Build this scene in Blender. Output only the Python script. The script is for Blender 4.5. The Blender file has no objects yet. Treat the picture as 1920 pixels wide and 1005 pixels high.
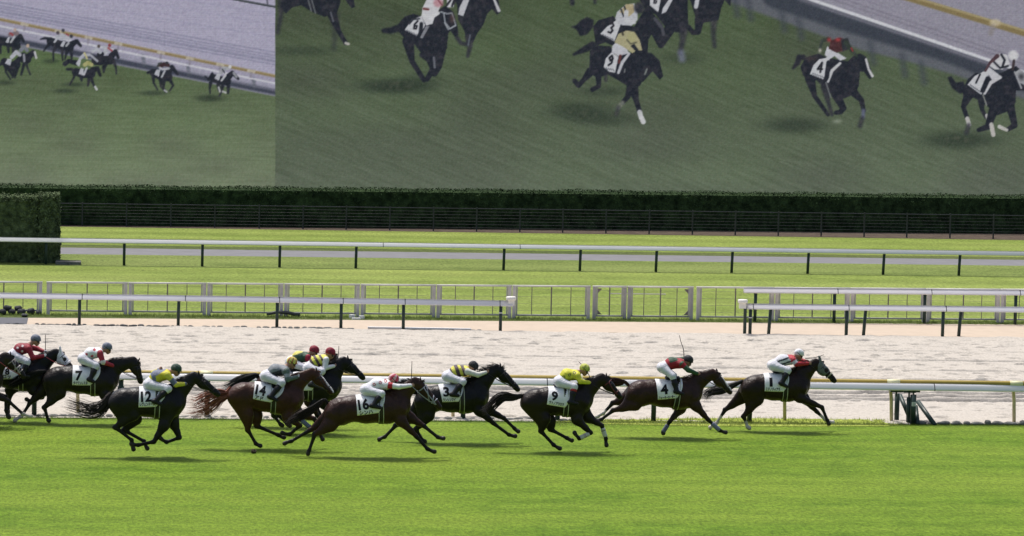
import bpy, bmesh, math, random
import numpy as np
from mathutils import Matrix, Vector
random.seed(7); RNG = np.random.default_rng(7)
S = bpy.context.scene
COL = S.collection

# ------------------------------------------------------------------ camera
FPX = 7200.0; HC = 10.9; YAW = math.radians(6.0); PITCH = math.atan(562.5/FPX); ROLL = 0.022
fwd = np.array([math.sin(YAW)*math.cos(PITCH), math.cos(YAW)*math.cos(PITCH), -math.sin(PITCH)])
r0 = np.array([math.cos(YAW), -math.sin(YAW), 0.0]); u0 = np.cross(r0, fwd)
rgt = r0*math.cos(ROLL)+u0*math.sin(ROLL); upv = u0*math.cos(ROLL)-r0*math.sin(ROLL)
CAM = np.array([0, 0, HC])
cd = bpy.data.cameras.new('camera'); cam = bpy.data.objects.new('camera', cd); COL.objects.link(cam)
cd.sensor_width = 36; cd.lens = FPX/1920*36; cd.clip_end = 3000; cd.clip_start = 1
cam.matrix_world = Matrix(((rgt[0], upv[0], -fwd[0], 0), (rgt[1], upv[1], -fwd[1], 0), (rgt[2], upv[2], -fwd[2], HC), (0, 0, 0, 1)))
S.camera = cam

# ------------------------------------------------------------------ light
SUN = np.array([-0.20, 0.36, 0.91]); SUN = SUN/np.linalg.norm(SUN)
W = bpy.data.worlds.new('World'); S.world = W; W.use_nodes = True
nt = W.node_tree; bg = nt.nodes['Background']; sky = nt.nodes.new('ShaderNodeTexSky')
sky.sky_type = 'NISHITA'; sky.sun_disc = False
sky.sun_elevation = math.asin(SUN[2]); sky.sun_rotation = math.atan2(SUN[0], SUN[1])
sky.air_density = 0.9; sky.dust_density = 4.5; sky.ozone_density = 0.8
nt.links.new(sky.outputs[0], bg.inputs[0]); bg.inputs[1].default_value = 0.105
sl = bpy.data.lights.new('sun', 'SUN'); so = bpy.data.objects.new('sun', sl); COL.objects.link(so)
sl.energy = 2.5; sl.angle = math.radians(10); sl.color = (1, 0.965, 0.92)
so.rotation_euler = Vector(SUN).to_track_quat('Z', 'Y').to_euler(); so.location = (0, 120, 60)
S.view_settings.view_transform = 'Standard'; S.view_settings.look = 'None'
S.view_settings.exposure = 0.6; S.view_settings.gamma = 1.0
S.render.engine = 'CYCLES'; S.cycles.max_bounces = 5; S.cycles.diffuse_bounces = 2; S.cycles.use_denoising = True

# ------------------------------------------------------------------ helpers
def ray(px, py): return fwd*FPX+rgt*(px-960)-upv*(py-502.5)
def gnd(px, py, z=0.0):
    d = ray(px, py); return CAM+d*((z-HC)/d[2])
def onY(px, py, Y):
    d = ray(px, py); return CAM+d*(Y/d[1])
def proj(p):
    q = np.asarray(p)-CAM; d = q@fwd
    return 960+FPX*(q@rgt)/d, 502.5-FPX*(q@upv)/d
def zat(g, py):
    y0 = proj(g)[1]; y1 = proj(g+np.array([0, 0, 1.0]))[1]
    return (y0-py)/(y0-y1)
def lin(c): return tuple(((x/255+0.055)/1.055)**2.4 if x > 10 else x/255/12.92 for x in c)

def tag(o, label=None, cat=None, group=None, kind=None):
    if label: o['label'] = label
    if cat: o['category'] = cat
    if group: o['group'] = group
    if kind: o['kind'] = kind
    return o
def empty(name, loc=(0, 0, 0)):
    o = bpy.data.objects.new(name, None); COL.objects.link(o); o.location = loc; o.empty_display_size = .2
    return o
def link(name, me, mats, parent=None):
    o = bpy.data.objects.new(name, me); COL.objects.link(o)
    for m in (mats if isinstance(mats, (list, tuple)) else [mats]): me.materials.append(m)
    if parent is not None:
        o.parent = parent
        o.matrix_parent_inverse = Matrix.Translation(-Vector(world_loc(parent)))
    return o
def world_loc(o):
    v = Vector((0, 0, 0))
    while o is not None:
        v += Vector(o.location)
        if o.parent is not None: v += o.matrix_parent_inverse.translation
        o = o.parent
    return v
def npmesh(name, V, Q, smooth=True, cols=None):
    V = np.asarray(V, dtype=np.float32); Q = np.asarray(Q, dtype=np.int32)
    me = bpy.data.meshes.new(name); n = Q.shape[1]
    me.vertices.add(len(V)); me.vertices.foreach_set('co', V.ravel())
    me.loops.add(Q.size); me.loops.foreach_set('vertex_index', Q.ravel())
    me.polygons.add(len(Q)); me.polygons.foreach_set('loop_start', np.arange(0, Q.size, n, dtype=np.int32))
    me.polygons.foreach_set('use_smooth', np.full(len(Q), smooth))
    me.update(calc_edges=True)
    if cols is not None:
        a = me.color_attributes.new('Col', 'FLOAT_COLOR', 'POINT')
        c = np.ones((len(V), 4), dtype=np.float32); c[:, :3] = cols
        a.data.foreach_set('color', c.ravel())
    me.validate()
    return me

class MB:
    def __init__(s): s.v = []; s.f = []; s.m = []
    def add(s, v, f, m=0):
        o = len(s.v); s.v += [tuple(float(c) for c in p) for p in v]
        s.f += [tuple(i+o for i in q) for q in f]; s.m += [m]*len(f)
    def box(s, c, sz, m=0, rz=0):
        c = np.asarray(c, float); h = np.asarray(sz, float)/2; ca, sa = math.cos(rz), math.sin(rz)
        vs = []
        for x in (-1, 1):
            for y in (-1, 1):
                for z in (-1, 1):
                    a, b = x*h[0], y*h[1]; vs.append((c[0]+a*ca-b*sa, c[1]+a*sa+b*ca, c[2]+z*h[2]))
        s.add(vs, [(0, 1, 3, 2), (4, 6, 7, 5), (0, 4, 5, 1), (2, 3, 7, 6), (0, 2, 6, 4), (1, 5, 7, 3)], m)
    def tube(s, pts, rad, n=8, m=0):
        P = [np.asarray(p, float) for p in pts]
        R = [rad]*len(P) if not hasattr(rad, '__len__') else list(rad)
        t0 = P[1]-P[0]; t0 = t0/np.linalg.norm(t0)
        ref = np.array([0, 0, 1.]) if abs(t0[2]) < .9 else np.array([1., 0, 0])
        vs = []
        for i, p in enumerate(P):
            t = P[min(i+1, len(P)-1)]-P[max(i-1, 0)]; t = t/(np.linalg.norm(t)+1e-9)
            a = np.cross(t, ref); a /= np.linalg.norm(a)+1e-9; b = np.cross(a, t); ref = b
            for k in range(n):
                w = 2*math.pi*k/n; vs.append(p+(a*math.cos(w)+b*math.sin(w))*R[i])
        fs = [(i*n+k, i*n+(k+1) % n, (i+1)*n+(k+1) % n, (i+1)*n+k) for i in range(len(P)-1) for k in range(n)]
        fs += [tuple(range(n))[::-1], tuple(range((len(P)-1)*n, len(P)*n))]
        s.add(vs, fs, m)
    def extrude(s, a, b, prof, m=0):
        a = np.asarray(a, float); b = np.asarray(b, float); t = b-a; t /= np.linalg.norm(t)
        sd = np.cross(t, [0, 0, 1.]); sd /= np.linalg.norm(sd); n = len(prof)
        vs = [e+sd*p[0]+np.array([0, 0, p[1]]) for e in (a, b) for p in prof]
        fs = [(k, (k+1) % n, n+(k+1) % n, n+k) for k in range(n)]+[tuple(range(n))[::-1], tuple(range(n, 2*n))]
        s.add(vs, fs, m)
    def build(s, name, mats, parent=None, smooth=False):
        me = bpy.data.meshes.new(name); me.from_pydata(s.v, [], s.f); me.update()
        if any(s.m): me.polygons.foreach_set('material_index', s.m)
        if smooth: me.polygons.foreach_set('use_smooth', [True]*len(me.polygons))
        return link(name, me, mats, parent)
def rprof(w, h, r, top=True):
    """rounded box profile, centred in x, z from -h to 0"""
    out = []; fl = .60*h if h > .1 else 0
    for cx, cz, a0 in ((w/2-r, -r, 0), (-w/2+r, -r, 90), (-w/2+r, -h+r, 180), (w/2-r, -h+r, 270)):
        for k in range(5):
            a = math.radians(a0+k*22.5); z_ = cz+r*math.sin(a); x_ = cx+r*math.cos(a); out.append((x_+math.copysign(fl, x_)*(-z_/h*2-1)*.5, z_))
    return out

# ------------------------------------------------------------------ materials
def mat(name, col, rough=.6, spec=.4, var=0.0, scale=3.0, bump=0.0, stretch=None, attr=False, col2=None, metal=0.0, detail=6.0):
    m = bpy.data.materials.new(name); m.use_nodes = True; t = m.node_tree; b = t.nodes['Principled BSDF']
    b.inputs['Roughness'].default_value = rough; b.inputs['Specular IOR Level'].default_value = spec
    b.inputs['Metallic'].default_value = metal
    src = None
    if attr:
        a = t.nodes.new('ShaderNodeAttribute'); a.attribute_name = 'Col'; src = a.outputs['Color']
    else:
        r = t.nodes.new('ShaderNodeRGB'); r.outputs[0].default_value = (*col, 1); src = r.outputs[0]
    if var or bump or col2:
        g = t.nodes.new('ShaderNodeNewGeometry'); vec = g.outputs['Position']
        if stretch:
            mp = t.nodes.new('ShaderNodeMapping'); mp.inputs['Scale'].default_value = stretch
            t.links.new(vec, mp.inputs[0]); vec = mp.outputs[0]
        n = t.nodes.new('ShaderNodeTexNoise'); n.inputs['Scale'].default_value = scale; n.inputs['Detail'].default_value = detail
        n.inputs['Roughness'].default_value = .65
        t.links.new(vec, n.inputs['Vector'])
        if col2:
            rp = t.nodes.new('ShaderNodeValToRGB'); rp.color_ramp.elements[0].position = .35; rp.color_ramp.elements[1].position = .65
            t.links.new(n.outputs[0], rp.inputs[0])
            mx = t.nodes.new('ShaderNodeMix'); mx.data_type = 'RGBA'
            t.links.new(rp.outputs[0], mx.inputs['Factor']); t.links.new(src, mx.inputs['A']); mx.inputs['B'].default_value = (*col2, 1)
            src = mx.outputs['Result']
        if var:
            mr = t.nodes.new('ShaderNodeMapRange'); mr.inputs[1].default_value = .3; mr.inputs[2].default_value = .7
            mr.inputs[3].default_value = 1-var; mr.inputs[4].default_value = 1+var
            t.links.new(n.outputs[0], mr.inputs[0])
            mm = t.nodes.new('ShaderNodeVectorMath'); mm.operation = 'SCALE'
            t.links.new(src, mm.inputs[0]); t.links.new(mr.outputs[0], mm.inputs['Scale']); src = mm.outputs[0]
        if bump:
            bp = t.nodes.new('ShaderNodeBump'); bp.inputs['Strength'].default_value = bump; bp.inputs['Distance'].default_value = .05
            t.links.new(n.outputs[0], bp.inputs['Height']); t.links.new(bp.outputs[0], b.inputs['Normal'])
    t.links.new(src, b.inputs['Base Color'])
    return m

def turf(name, c1, c2, c3, fine=22.0, mid=2.2, broad=.16, bands=None, bump=.6):
    """mown turf: broad tone drift, clumps, blade-scale grain; optional mowing bands across the course"""
    m = bpy.data.materials.new(name); m.use_nodes = True; t = m.node_tree; b = t.nodes['Principled BSDF']
    b.inputs['Roughness'].default_value = .75; b.inputs['Specular IOR Level'].default_value = .05
    g = t.nodes.new('ShaderNodeNewGeometry')
    def noise(sc, st=(1, 1, 1), det=4, ro=.6):
        mp = t.nodes.new('ShaderNodeMapping'); mp.inputs['Scale'].default_value = st; t.links.new(g.outputs['Position'], mp.inputs[0])
        n = t.nodes.new('ShaderNodeTexNoise'); n.inputs['Scale'].default_value = sc; n.inputs['Detail'].default_value = det
        n.inputs['Roughness'].default_value = ro; t.links.new(mp.outputs[0], n.inputs['Vector']); return n.outputs[0]
    def ramp(sock, lo, hi):
        r = t.nodes.new('ShaderNodeMapRange'); r.inputs[1].default_value = lo; r.inputs[2].default_value = hi
        t.links.new(sock, r.inputs[0]); return r.outputs[0]
    def mix(f, a, bb):
        x = t.nodes.new('ShaderNodeMix'); x.data_type = 'RGBA'; t.links.new(f, x.inputs['Factor'])
        for s_, v in (('A', a), ('B', bb)):
            if isinstance(v, tuple): x.inputs[s_].default_value = (*v, 1)
            else: t.links.new(v, x.inputs[s_])
        return x.outputs['Result']
    nb = noise(broad, (.55, 1.5, 1), 3); nm = noise(mid, (.55, .6, 1), 5, .7); nf = noise(fine*.7, (.8, .30, 1), 5, .8)
    c = mix(ramp(nm, .41, .61), c1, c2)
    c = mix(ramp(nb, .38, .68), c, c3)
    mr = t.nodes.new('ShaderNodeMapRange'); mr.inputs[1].default_value = .28; mr.inputs[2].default_value = .72
    mr.inputs[3].default_value = .42; mr.inputs[4].default_value = 1.58; t.links.new(nf, mr.inputs[0])
    sc = t.nodes.new('ShaderNodeVectorMath'); sc.operation = 'SCALE'; t.links.new(c, sc.inputs[0]); t.links.new(mr.outputs[0], sc.inputs['Scale'])
    c = sc.outputs[0]
    if bands:
        wv = t.nodes.new('ShaderNodeTexWave'); wv.bands_direction = 'Y'; wv.inputs['Scale'].default_value = bands[0]
        wv.inputs['Distortion'].default_value = 1.2; wv.inputs['Detail'].default_value = 2; wv.inputs['Detail Scale'].default_value = .4
        t.links.new(g.outputs['Position'], wv.inputs[0])
        m2 = t.nodes.new('ShaderNodeMapRange'); m2.inputs[3].default_value = 1-bands[1]; m2.inputs[4].default_value = 1+bands[1]
        t.links.new(wv.outputs['Fac'], m2.inputs[0])
        s2 = t.nodes.new('ShaderNodeVectorMath'); s2.operation = 'SCALE'; t.links.new(c, s2.inputs[0]); t.links.new(m2.outputs[0], s2.inputs['Scale'])
        c = s2.outputs[0]
    t.links.new(c, b.inputs['Base Color'])
    bp = t.nodes.new('ShaderNodeBump'); bp.inputs['Strength'].default_value = bump; bp.inputs['Distance'].default_value = .06
    ad = t.nodes.new('ShaderNodeMath'); ad.operation = 'ADD'; t.links.new(nm, ad.inputs[0]); t.links.new(nf, ad.inputs[1])
    t.links.new(ad.outputs[0], bp.inputs['Height']); t.links.new(bp.outputs[0], b.inputs['Normal'])
    return m

M = {}
M['turf'] = turf('racing_turf', (.080, .147, .011), (.122, .202, .017), (.156, .224, .025), bands=(.21, .05))
M['lawn'] = turf('lawn', (.135, .184, .036), (.180, .235, .050), (.212, .258, .064), fine=16, mid=1.4, bands=(.10, .09))
M['lawn2'] = turf('lawn_dull', (.110, .150, .036), (.150, .195, .050), (.175, .215, .062), fine=16, mid=1.4, bands=(.10, .06))
M['edge'] = turf('dark_grass', (.050, .070, .022), (.085, .115, .032), (.11, .13, .04), fine=16, mid=3)
M['verge'] = turf('verge_turf', (.25, .31, .05), (.32, .37, .07), (.28, .34, .06))
M['ground'] = turf('outfield_grass', (.10, .16, .03), (.14, .21, .04), (.12, .18, .04))
M['sand'] = mat('racing_sand', (.415, .383, .332), .9, .08, var=.18, scale=14.0, col2=(.465, .43, .378), bump=.2, detail=8)
M['path'] = mat('beige_path', (.46, .38, .295), .85, .2, var=.07, scale=2.0, detail=8)
M['tarmac'] = mat('grey_tarmac', (.17, .17, .178), .85, .2, var=.12, scale=1.5, detail=8)
M['dark_tarmac'] = mat('dark_tarmac', (.09, .093, .105), .8, .3, var=.15, scale=3, detail=8)
M['soil'] = mat('bare_soil', (.085, .065, .05), .95, .1, var=.35, scale=2.2, detail=8, bump=.5)
M['white'] = mat('white_rail_plastic', (.80, .775, .775), .42, .35, var=.035, scale=1.2, detail=6)
M['joint'] = mat('rail_joint_gap', (.10, .10, .11), .7, .2)
M['cream'] = mat('cream_cap', (.80, .77, .70), .5, .3, var=.05, scale=6)
M['green'] = mat('dark_green_post', (.018, .038, .032), .45, .4, var=.3, scale=5, detail=6)
M['tan'] = mat('weathered_tan_post', (.48, .42, .25), .6, .3, var=.18, scale=6)
M['gold'] = mat('ochre_tube', (.34, .25, .045), .5, .35, var=.12, scale=2.5)
M['paleyel'] = mat('pale_yellow_sleeve', (.74, .70, .42), .5, .35, var=.06, scale=5)
M['galv'] = mat('galvanised_steel', (.40, .385, .38), .5, .4, var=.18, scale=4, metal=0.0)
M['galvtop'] = mat('galvanised_top_rail', (.56, .53, .51), .55, .3, var=.2, scale=3)
M['pale'] = mat('pale_top_rail', (.74, .72, .67), .5, .3, var=.12, scale=3)
M['wire'] = mat('weathered_wire', (.20, .17, .16), .6, .3, var=.25, scale=8)
M['blackwire'] = mat('black_fence_steel', (.030, .033, .038), .5, .4, var=.3, scale=4)
M['stone'] = mat('stone_and_shaded_dirt', (.15, .15, .14), .9, .3, var=.45, scale=9, bump=.6)  # stone grey; on the turf-side lumps it paints dirt in shade
M['bag'] = mat('black_sandbag', (.034, .037, .040), .8, .3, var=.4, scale=7, bump=.7)
M['hose'] = mat('dark_hose', (.05, .055, .055), .5, .4, var=.2, scale=8)
M['paper'] = mat('white_litter', (.75, .75, .74), .7, .3, var=.1, scale=12)
M['leaf'] = mat('hedge_leaf', (.020, .036, .017), .8, .04, var=.55, scale=3.0, detail=8, col2=(.036, .060, .024))
M['leaf2'] = mat('box_hedge_leaf', (.068, .094, .048), .8, .04, var=.55, scale=5.0, detail=8, col2=(.11, .145, .070))
M['blade'] = mat('grass_blade', (.13, .20, .025), .7, .2, var=.4, scale=1.6, col2=(.14, .20, .04))
M['paleblade'] = mat('pale_grass_blade', (.26, .32, .055), .7, .2, var=.3, scale=1.6, col2=(.26, .30, .075))
for k_ in ('blade', 'paleblade'):
    t_ = M[k_].node_tree
    tr = t_.nodes.new('ShaderNodeBsdfTranslucent'); mxs = t_.nodes.new('ShaderNodeMixShader'); mxs.inputs[0].default_value = .55
    t_.links.new(t_.nodes['Principled BSDF'].inputs['Base Color'].links[0].from_socket, tr.inputs['Color'])
    t_.links.new(t_.nodes['Principled BSDF'].outputs[0], mxs.inputs[1]); t_.links.new(tr.outputs[0], mxs.inputs[2])
    t_.links.new(mxs.outputs[0], t_.nodes['Material Output'].inputs['Surface'])
M['casing'] = mat('screen_casing', (.03, .03, .032), .6, .3, var=.2, scale=2)
M['coat'] = mat('horse_coat', (0, 0, 0), .40, .20, attr=True, var=.28, scale=6, detail=3, bump=.6)
M['hair'] = mat('horse_hair', (0, 0, 0), .5, .2, attr=True, var=.3, scale=15)
M['skin'] = mat('skin', (.36, .20, .14), .5, .35, var=.1, scale=10)
M['fabric'] = mat('racing_silks', (0, 0, 0), .55, .3, attr=True, var=.12, scale=13, bump=.6)
M['breech'] = mat('white_breeches', (.62, .62, .67), .7, .2, var=.10, scale=11, bump=.7)
M['boot'] = mat('black_boot_leather', (.010, .010, .012), .4, .25, var=.2, scale=10)
M['blackstrap'] = mat('black_leather', (.013, .012, .012), .5, .4, var=.2, scale=10)
M['palestrap'] = mat('pale_strap_edge', (.42, .44, .33), .6, .3)
M['cloth'] = mat('white_saddlecloth', (.76, .76, .77), .75, .2, var=.05, scale=9, bump=.25)
M['ink'] = mat('black_print', (.012, .012, .016), .8, .15)
M['goggle'] = mat('goggle_lens', (.03, .025, .03), .2, .5)
M['whip'] = mat('whip_shaft', (.03, .028, .028), .5, .3)
_cc = {}
def cmat(c, rough=.45, nm='painted'):
    k = (tuple(round(x, 3) for x in c), rough, nm)
    if k not in _cc: _cc[k] = mat(nm, c, rough, .4, var=.06, scale=12)
    return _cc[k]

# ------------------------------------------------------------------ the setting: strips between world lines
XL, XR = -140.0, 160.0
class Line:
    """a straight line on the ground, through two points given by where they are seen"""
    def __init__(s, x0, y0, x1, y1):
        s.a = gnd(x0, y0); b = gnd(x1, y1); s.k = (b[1]-s.a[1])/(b[0]-s.a[0])
    def Y(s, X): return s.a[1]+(np.asarray(X)-s.a[0])*s.k
L_turf = Line(0, 782, 1900, 797)
L_dirt = Line(0, 609, 1900, 633)
L_path = Line(0, 595.5, 1900, 608.5)
L_roadn = Line(150, 476.6, 1900, 498)
L_roadf = Line(150, 464.5, 1900, 487)
L_soil = Line(130, 425, 1900, 450)
L_hedge = Line(0, 421, 1900, 438)
class Const:
    def __init__(s, y): s.y = y
    def Y(s, X): return np.full(np.shape(X), s.y)

def strip(name, la, lb, m, z=0.0, x0=XL, x1=XR, n=60, kind='structure', label=None, bumpy=0.0):
    X = np.linspace(x0, x1, n+1); V = []; rows = 2 if not bumpy else 12
    for j in range(rows):
        w = j/(rows-1); Y = la.Y(X)*(1-w)+lb.Y(X)*w
        Z = np.full(n+1, z)
        V.append(np.stack([X, Y, Z], 1))
    V = np.concatenate(V); Q = [(j*(n+1)+i, j*(n+1)+i+1, (j+1)*(n+1)+i+1, (j+1)*(n+1)+i) for j in range(rows-1) for i in range(n)]
    o = link(name, npmesh(name, V, np.array(Q)), m); tag(o, label, None, None, kind); return o

mb = MB(); mb.add([(-1600, -300, -.6), (1600, -300, -.6), (1600, 2200, -.6), (-1600, 2200, -.6)], [(0, 1, 2, 3)])
tag(mb.build('ground', M['ground']), 'open grass ground reaching to the horizon', None, None, 'structure')
strip('turf_course', Const(-20.0), L_turf, M['turf'], label='bright green racing turf in the foreground')
strip('service_path', L_dirt, L_path, M['path'], label='smooth beige path beside the far edge of the sand track')
class Off:
    def __init__(s, l, d): s.l, s.d = l, d
    def Y(s, X): return s.l.Y(X)+s.d
L_mid = Line(0, 497.5, 1900, 519)
strip('weed_strip', L_path, Off(L_path, 1.1), M['edge'], label='dark weedy strip at the foot of the grey barriers')
strip('inner_lawn', Off(L_path, 1.1), L_mid, M['lawn'], label='light green lawn between the grey barriers and the far rail')
strip('road_lawn', L_mid, L_roadn, M['lawn2'], label='duller green lawn between the far rail and the grey road')
strip('road_edge', L_roadf, Off(L_roadf, 1.5), M['edge'], label='darker green strip along the far side of the grey road')  # narrow strip coloured darker than the lawns
strip('service_road', L_roadn, L_roadf, M['tarmac'], label='narrow grey service road across the lawn')
strip('outer_lawn', Off(L_roadf, 1.5), L_soil, M['lawn'], label='light green lawn in front of the black wire fence')
strip('soil_bed', L_soil, Const(L_hedge.Y(0)+30), M['soil'], label='bare brown soil under the long hedge')
# dark tarmac end of the path, far left
a, b, c, d = gnd(-160, 594.2), gnd(53, 595.9), gnd(50, 609.3), gnd(-160, 607.2)
mb = MB(); mb.add([p+np.array([0, 0, .004]) for p in (d, c, b, a)], [(0, 1, 2, 3)])
tag(mb.build('path_tarmac', M['dark_tarmac']), 'dark grey tarmac end of the beige path', None, None, 'structure')

# sand track, modelled with hoof pits, harrow lines and wheel ruts
def vnoise(nx, ny, cx, cy):
    gx, gy = int(nx/cx)+3, int(ny/cy)+3; G = RNG.random((gx, gy))-.5
    x = np.arange(nx)/cx; y = np.arange(ny)/cy; i = x.astype(int); j = y.astype(int)
    fx = (x-i); fy = (y-j); fx = fx*fx*(3-2*fx); fy = fy*fy*(3-2*fy)
    A = G[np.ix_(i, j)]; B = G[np.ix_(i+1, j)]; C = G[np.ix_(i, j+1)]; D = G[np.ix_(i+1, j+1)]
    return (A*(1-fx[:, None])+B*fx[:, None])*(1-fy)+(C*(1-fx[:, None])+D*fx[:, None])*fy
fx0, fx1, dx = -13.0, 34.0, .045
Xf = np.arange(fx0, fx1, dx); Xs = np.concatenate([np.linspace(XL, fx0-1, 20), Xf, np.linspace(fx1+1, XR, 20)])
ny = 560; nx = len(Xs); Tn = np.linspace(0, 1, ny)
Ya, Yb = L_turf.Y(Xs), L_dirt.Y(Xs)
YY = Ya[:, None]*(1-Tn)+Yb[:, None]*Tn; XX = np.repeat(Xs[:, None], ny, 1)
dyv = (Yb-Ya).mean()/ny
Z = vnoise(nx, ny, 40, 30)*.03+vnoise(nx, ny, 9, 7)*.012+vnoise(nx, ny, 4, 3)*.009+vnoise(nx, ny, 2, 2)*.007+vnoise(nx, ny, 1, 1)*.004
# hoof pits
for cnt_, lo_, hi_, w0, w1 in ((4600, .012, .030, .9, 2.0), (430, .035, .075, 1.1, 2.2)):
    pi_ = RNG.integers(30, nx-30, cnt_); pj_ = (RNG.random(cnt_)**.75*(ny-40)+16).astype(int)
    for i, j in zip(pi_, pj_):
        w = RNG.uniform(w0, w1); dp = RNG.uniform(lo_, hi_); R = 16; sk = RNG.uniform(-.25, .25)
        ii = np.arange(max(i-R, 0), min(i+R+1, nx)); jj = np.arange(max(j-R, 0), min(j+R+1, ny))
        u_ = (ii-i)[:, None]/(w*2.3); v_ = ((jj-j)[None, :]+sk*(ii-i)[:, None])/w; r2 = u_**2+v_**2
        Z[np.ix_(ii, jj)] += -dp*np.exp(-r2**3)+dp*.7*np.exp(-((v_-1.5)/.6)**2-(u_*.9)**4)
# harrow lines along the course near the rail and ruts further out
for tpos, wd, dp in ((.232, .0042, .13), (.266, .0042, .15), (.300, .0042, .15), (.345, .004, .08), (.45, .004, .06), (.56, .004, .055), (.68, .004, .055), (.80, .004, .045)):
    wob = np.interp(np.arange(nx), np.linspace(0, nx, 25), RNG.normal(0, .0016, 25))
    q_ = (Tn[None, :]-tpos-wob[:, None])/wd; g_ = np.exp(-q_**4)-.6*np.exp(-((q_-1.7)/.7)**2)
    brk = np.clip(np.interp(np.arange(nx), np.linspace(0, nx, 90), RNG.random(90))*1.6, .6 if tpos < .31 else .15, 1)[:, None]
    Z -= dp*g_*brk
def rut(px0, py0, px1, py1, w=.12, dp=.09):
    a = gnd(px0, py0)[:2]; b = gnd(px1, py1)[:2]; d = b-a; L = np.linalg.norm(d); d /= L
    qx, qy = XX-a[0], YY-a[1]; s_ = qx*d[0]+qy*d[1]; n_ = np.abs(-qx*d[1]+qy*d[0])
    global Z; Z = Z-dp*np.exp(-(n_/w)**4)*((s_ > 0) & (s_ < L))
rut(1340, 655, 1700, 702); rut(1480, 660, 1800, 712); rut(1130, 622, 1480, 660, dp=.04); rut(1560, 688, 1690, 712, dp=.04)
Z *= np.clip(np.minimum(Tn, 1-Tn)/.012, 0, 1)[None, :]*.9+.1
ridge = np.exp(-((Tn-.015)/.014)**2)*.06+np.exp(-((Tn-.985)/.012)**2)*.05
nearx = np.clip((np.interp(Xs, [gnd(1000, 790)[0], gnd(1080, 790)[0], gnd(1640, 795)[0], gnd(1720, 796)[0]], [1, 0, 0, 1])), 0, 1)
Z += ridge[None, :]*(vnoise(nx, ny, 7, 400)+.9)*np.where(Tn[None, :] < .5, nearx[:, None], 1)
Z -= .004
Z[:, 0] = -.006; Z[:, -1] = -.006
I = np.arange(nx*ny).reshape(nx, ny)
Q = np.stack([I[:-1, :-1], I[1:, :-1], I[1:, 1:], I[:-1, 1:]], -1).reshape(-1, 4)
o = link('sand_track', npmesh('sand_track', np.stack([XX, YY, Z], -1).reshape(-1, 3), Q), M['sand'])
tag(o, 'pale sand track pitted with hoof prints', None, None, 'structure')

# ------------------------------------------------------------------ edging stones by the path; lumps by the turf coloured as shaded dirt
def lump_mesh(seed):
    r = random.Random(seed); bm = bmesh.new(); bmesh.ops.create_icosphere(bm, subdivisions=2, radius=1)
    for v in bm.verts:
        n = v.co.normalized(); k = 1+.16*math.sin(3*n.x+seed)+.12*math.sin(5*n.z+2*seed)+r.uniform(-.05, .05)
        v.co = Vector((n.x*k, n.y*k*.7, max(n.z*k, -.35)))
    me = bpy.data.meshes.new('edge_lump'); bm.to_mesh(me); bm.free()
    me.polygons.foreach_set('use_smooth', [True]*len(me.polygons)); return me
stones = [lump_mesh(i) for i in range(6)]
for me in stones: me.materials.append(M['stone'])
def place_lump(p, sx, sy, sz, label, group):
    o = bpy.data.objects.new('edge_lump', random.choice(stones)); COL.objects.link(o)
    o.location = (p[0], p[1], p[2]+sz*.25); o.scale = (sx, sy, sz); o.rotation_euler = (0, 0, random.uniform(-.25, .25))
    tag(o, label, 'stone', group)
x = -25.0
while x < 1075:
    w = random.uniform(13, 25)
    yb = 782+15*x/1900-1.5
    place_lump(gnd(x+w/2, yb), w/2/76*1.06, .13, random.uniform(.035, .065), 'rounded lump of banked dirt, coloured dark for shade, in the low row between the turf and the white front rail', 'banked dirt under the front rail')  # dirt kicked up at the rail, its shade put into the dark colour
    x += w
x = 1722.0
while x < 1930:
    w = random.uniform(14, 26)
    place_lump(gnd(x+w/2, 795.5+(x-1722)*.006), w/2/76*1.06, .12, random.uniform(.05, .09), 'low lump of banked dirt, coloured dark for shade, at the turf edge right of the braced rail posts', 'banked dirt at the right end')  # same dirt bank, shade again painted as dark colour
    x += w
x = 8.0
while x < 905:
    w = random.uniform(9, 17)
    if not (655 < x < 745 or random.random() < .12):
        place_lump(gnd(x+w/2, 609+24*x/1900-.6), w/2/61*1.0, .12, random.uniform(.028, .048) if x < 620 else .025, 'small dark stone in the row dividing the sand track from the beige path', 'edging stones along the beige path')
    x += w

# ------------------------------------------------------------------ rails
def post_pt(px, line_y): return gnd(px, line_y)
def rail(name, label, cat, base, top, px0, px1, posts, h, w, r, postr, group=None, joints=(), lean=0.0, matr='white', extra=None, posts2=None, loc=0):
    """base, top: (x0,y0,x1,y1) where the foot line and the rail's top edge are seen"""
    by = lambda x: base[1]+(x-base[0])*(base[3]-base[1])/(base[2]-base[0])
    ty = lambda x: top[1]+(x-top[0])*(top[3]-top[1])/(top[2]-top[0])
    ga, gb = gnd(px0, by(px0)), gnd(px1, by(px1))
    za, zb = zat(ga, ty(px0)), zat(gb, ty(px1))
    A = ga+np.array([0, 0, za]); B = gb+np.array([0, 0, zb])
    root = empty(name, tuple((ga+gb)/2)); tag(root, label, cat, group)
    m = MB(); m.extrude(A, B, rprof(w, h, r)); m.build('rail', M[matr], root, True)
    for jx in joints:
        t = (jx-px0)/(px1-px0); p = A+(B-A)*t; e = (B-A)/np.linalg.norm(B-A); jm = MB()
        jm.extrude(p-e*.012, p+e*.012, [(a*1.02, b*1.02+.002) for a, b in rprof(w, h, r)])
        jm.build('rail_joint', M['joint'], root)
    for px in posts:
        g = gnd(px, by(px)); t = (px-px0)/(px1-px0); zt = za+(zb-za)*t-h
        p = MB(); ln = lean*(t-.2) if lean else random.uniform(-.005, .015)
        p.tube([g+np.array([0, 0, -.06]), g+np.array([ln*.5, 0, zt*.55]), g+np.array([ln, 0, zt+.015])], postr, 10)
        p.build('post', M['green'], root, True)
    return root, A, B, by

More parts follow.
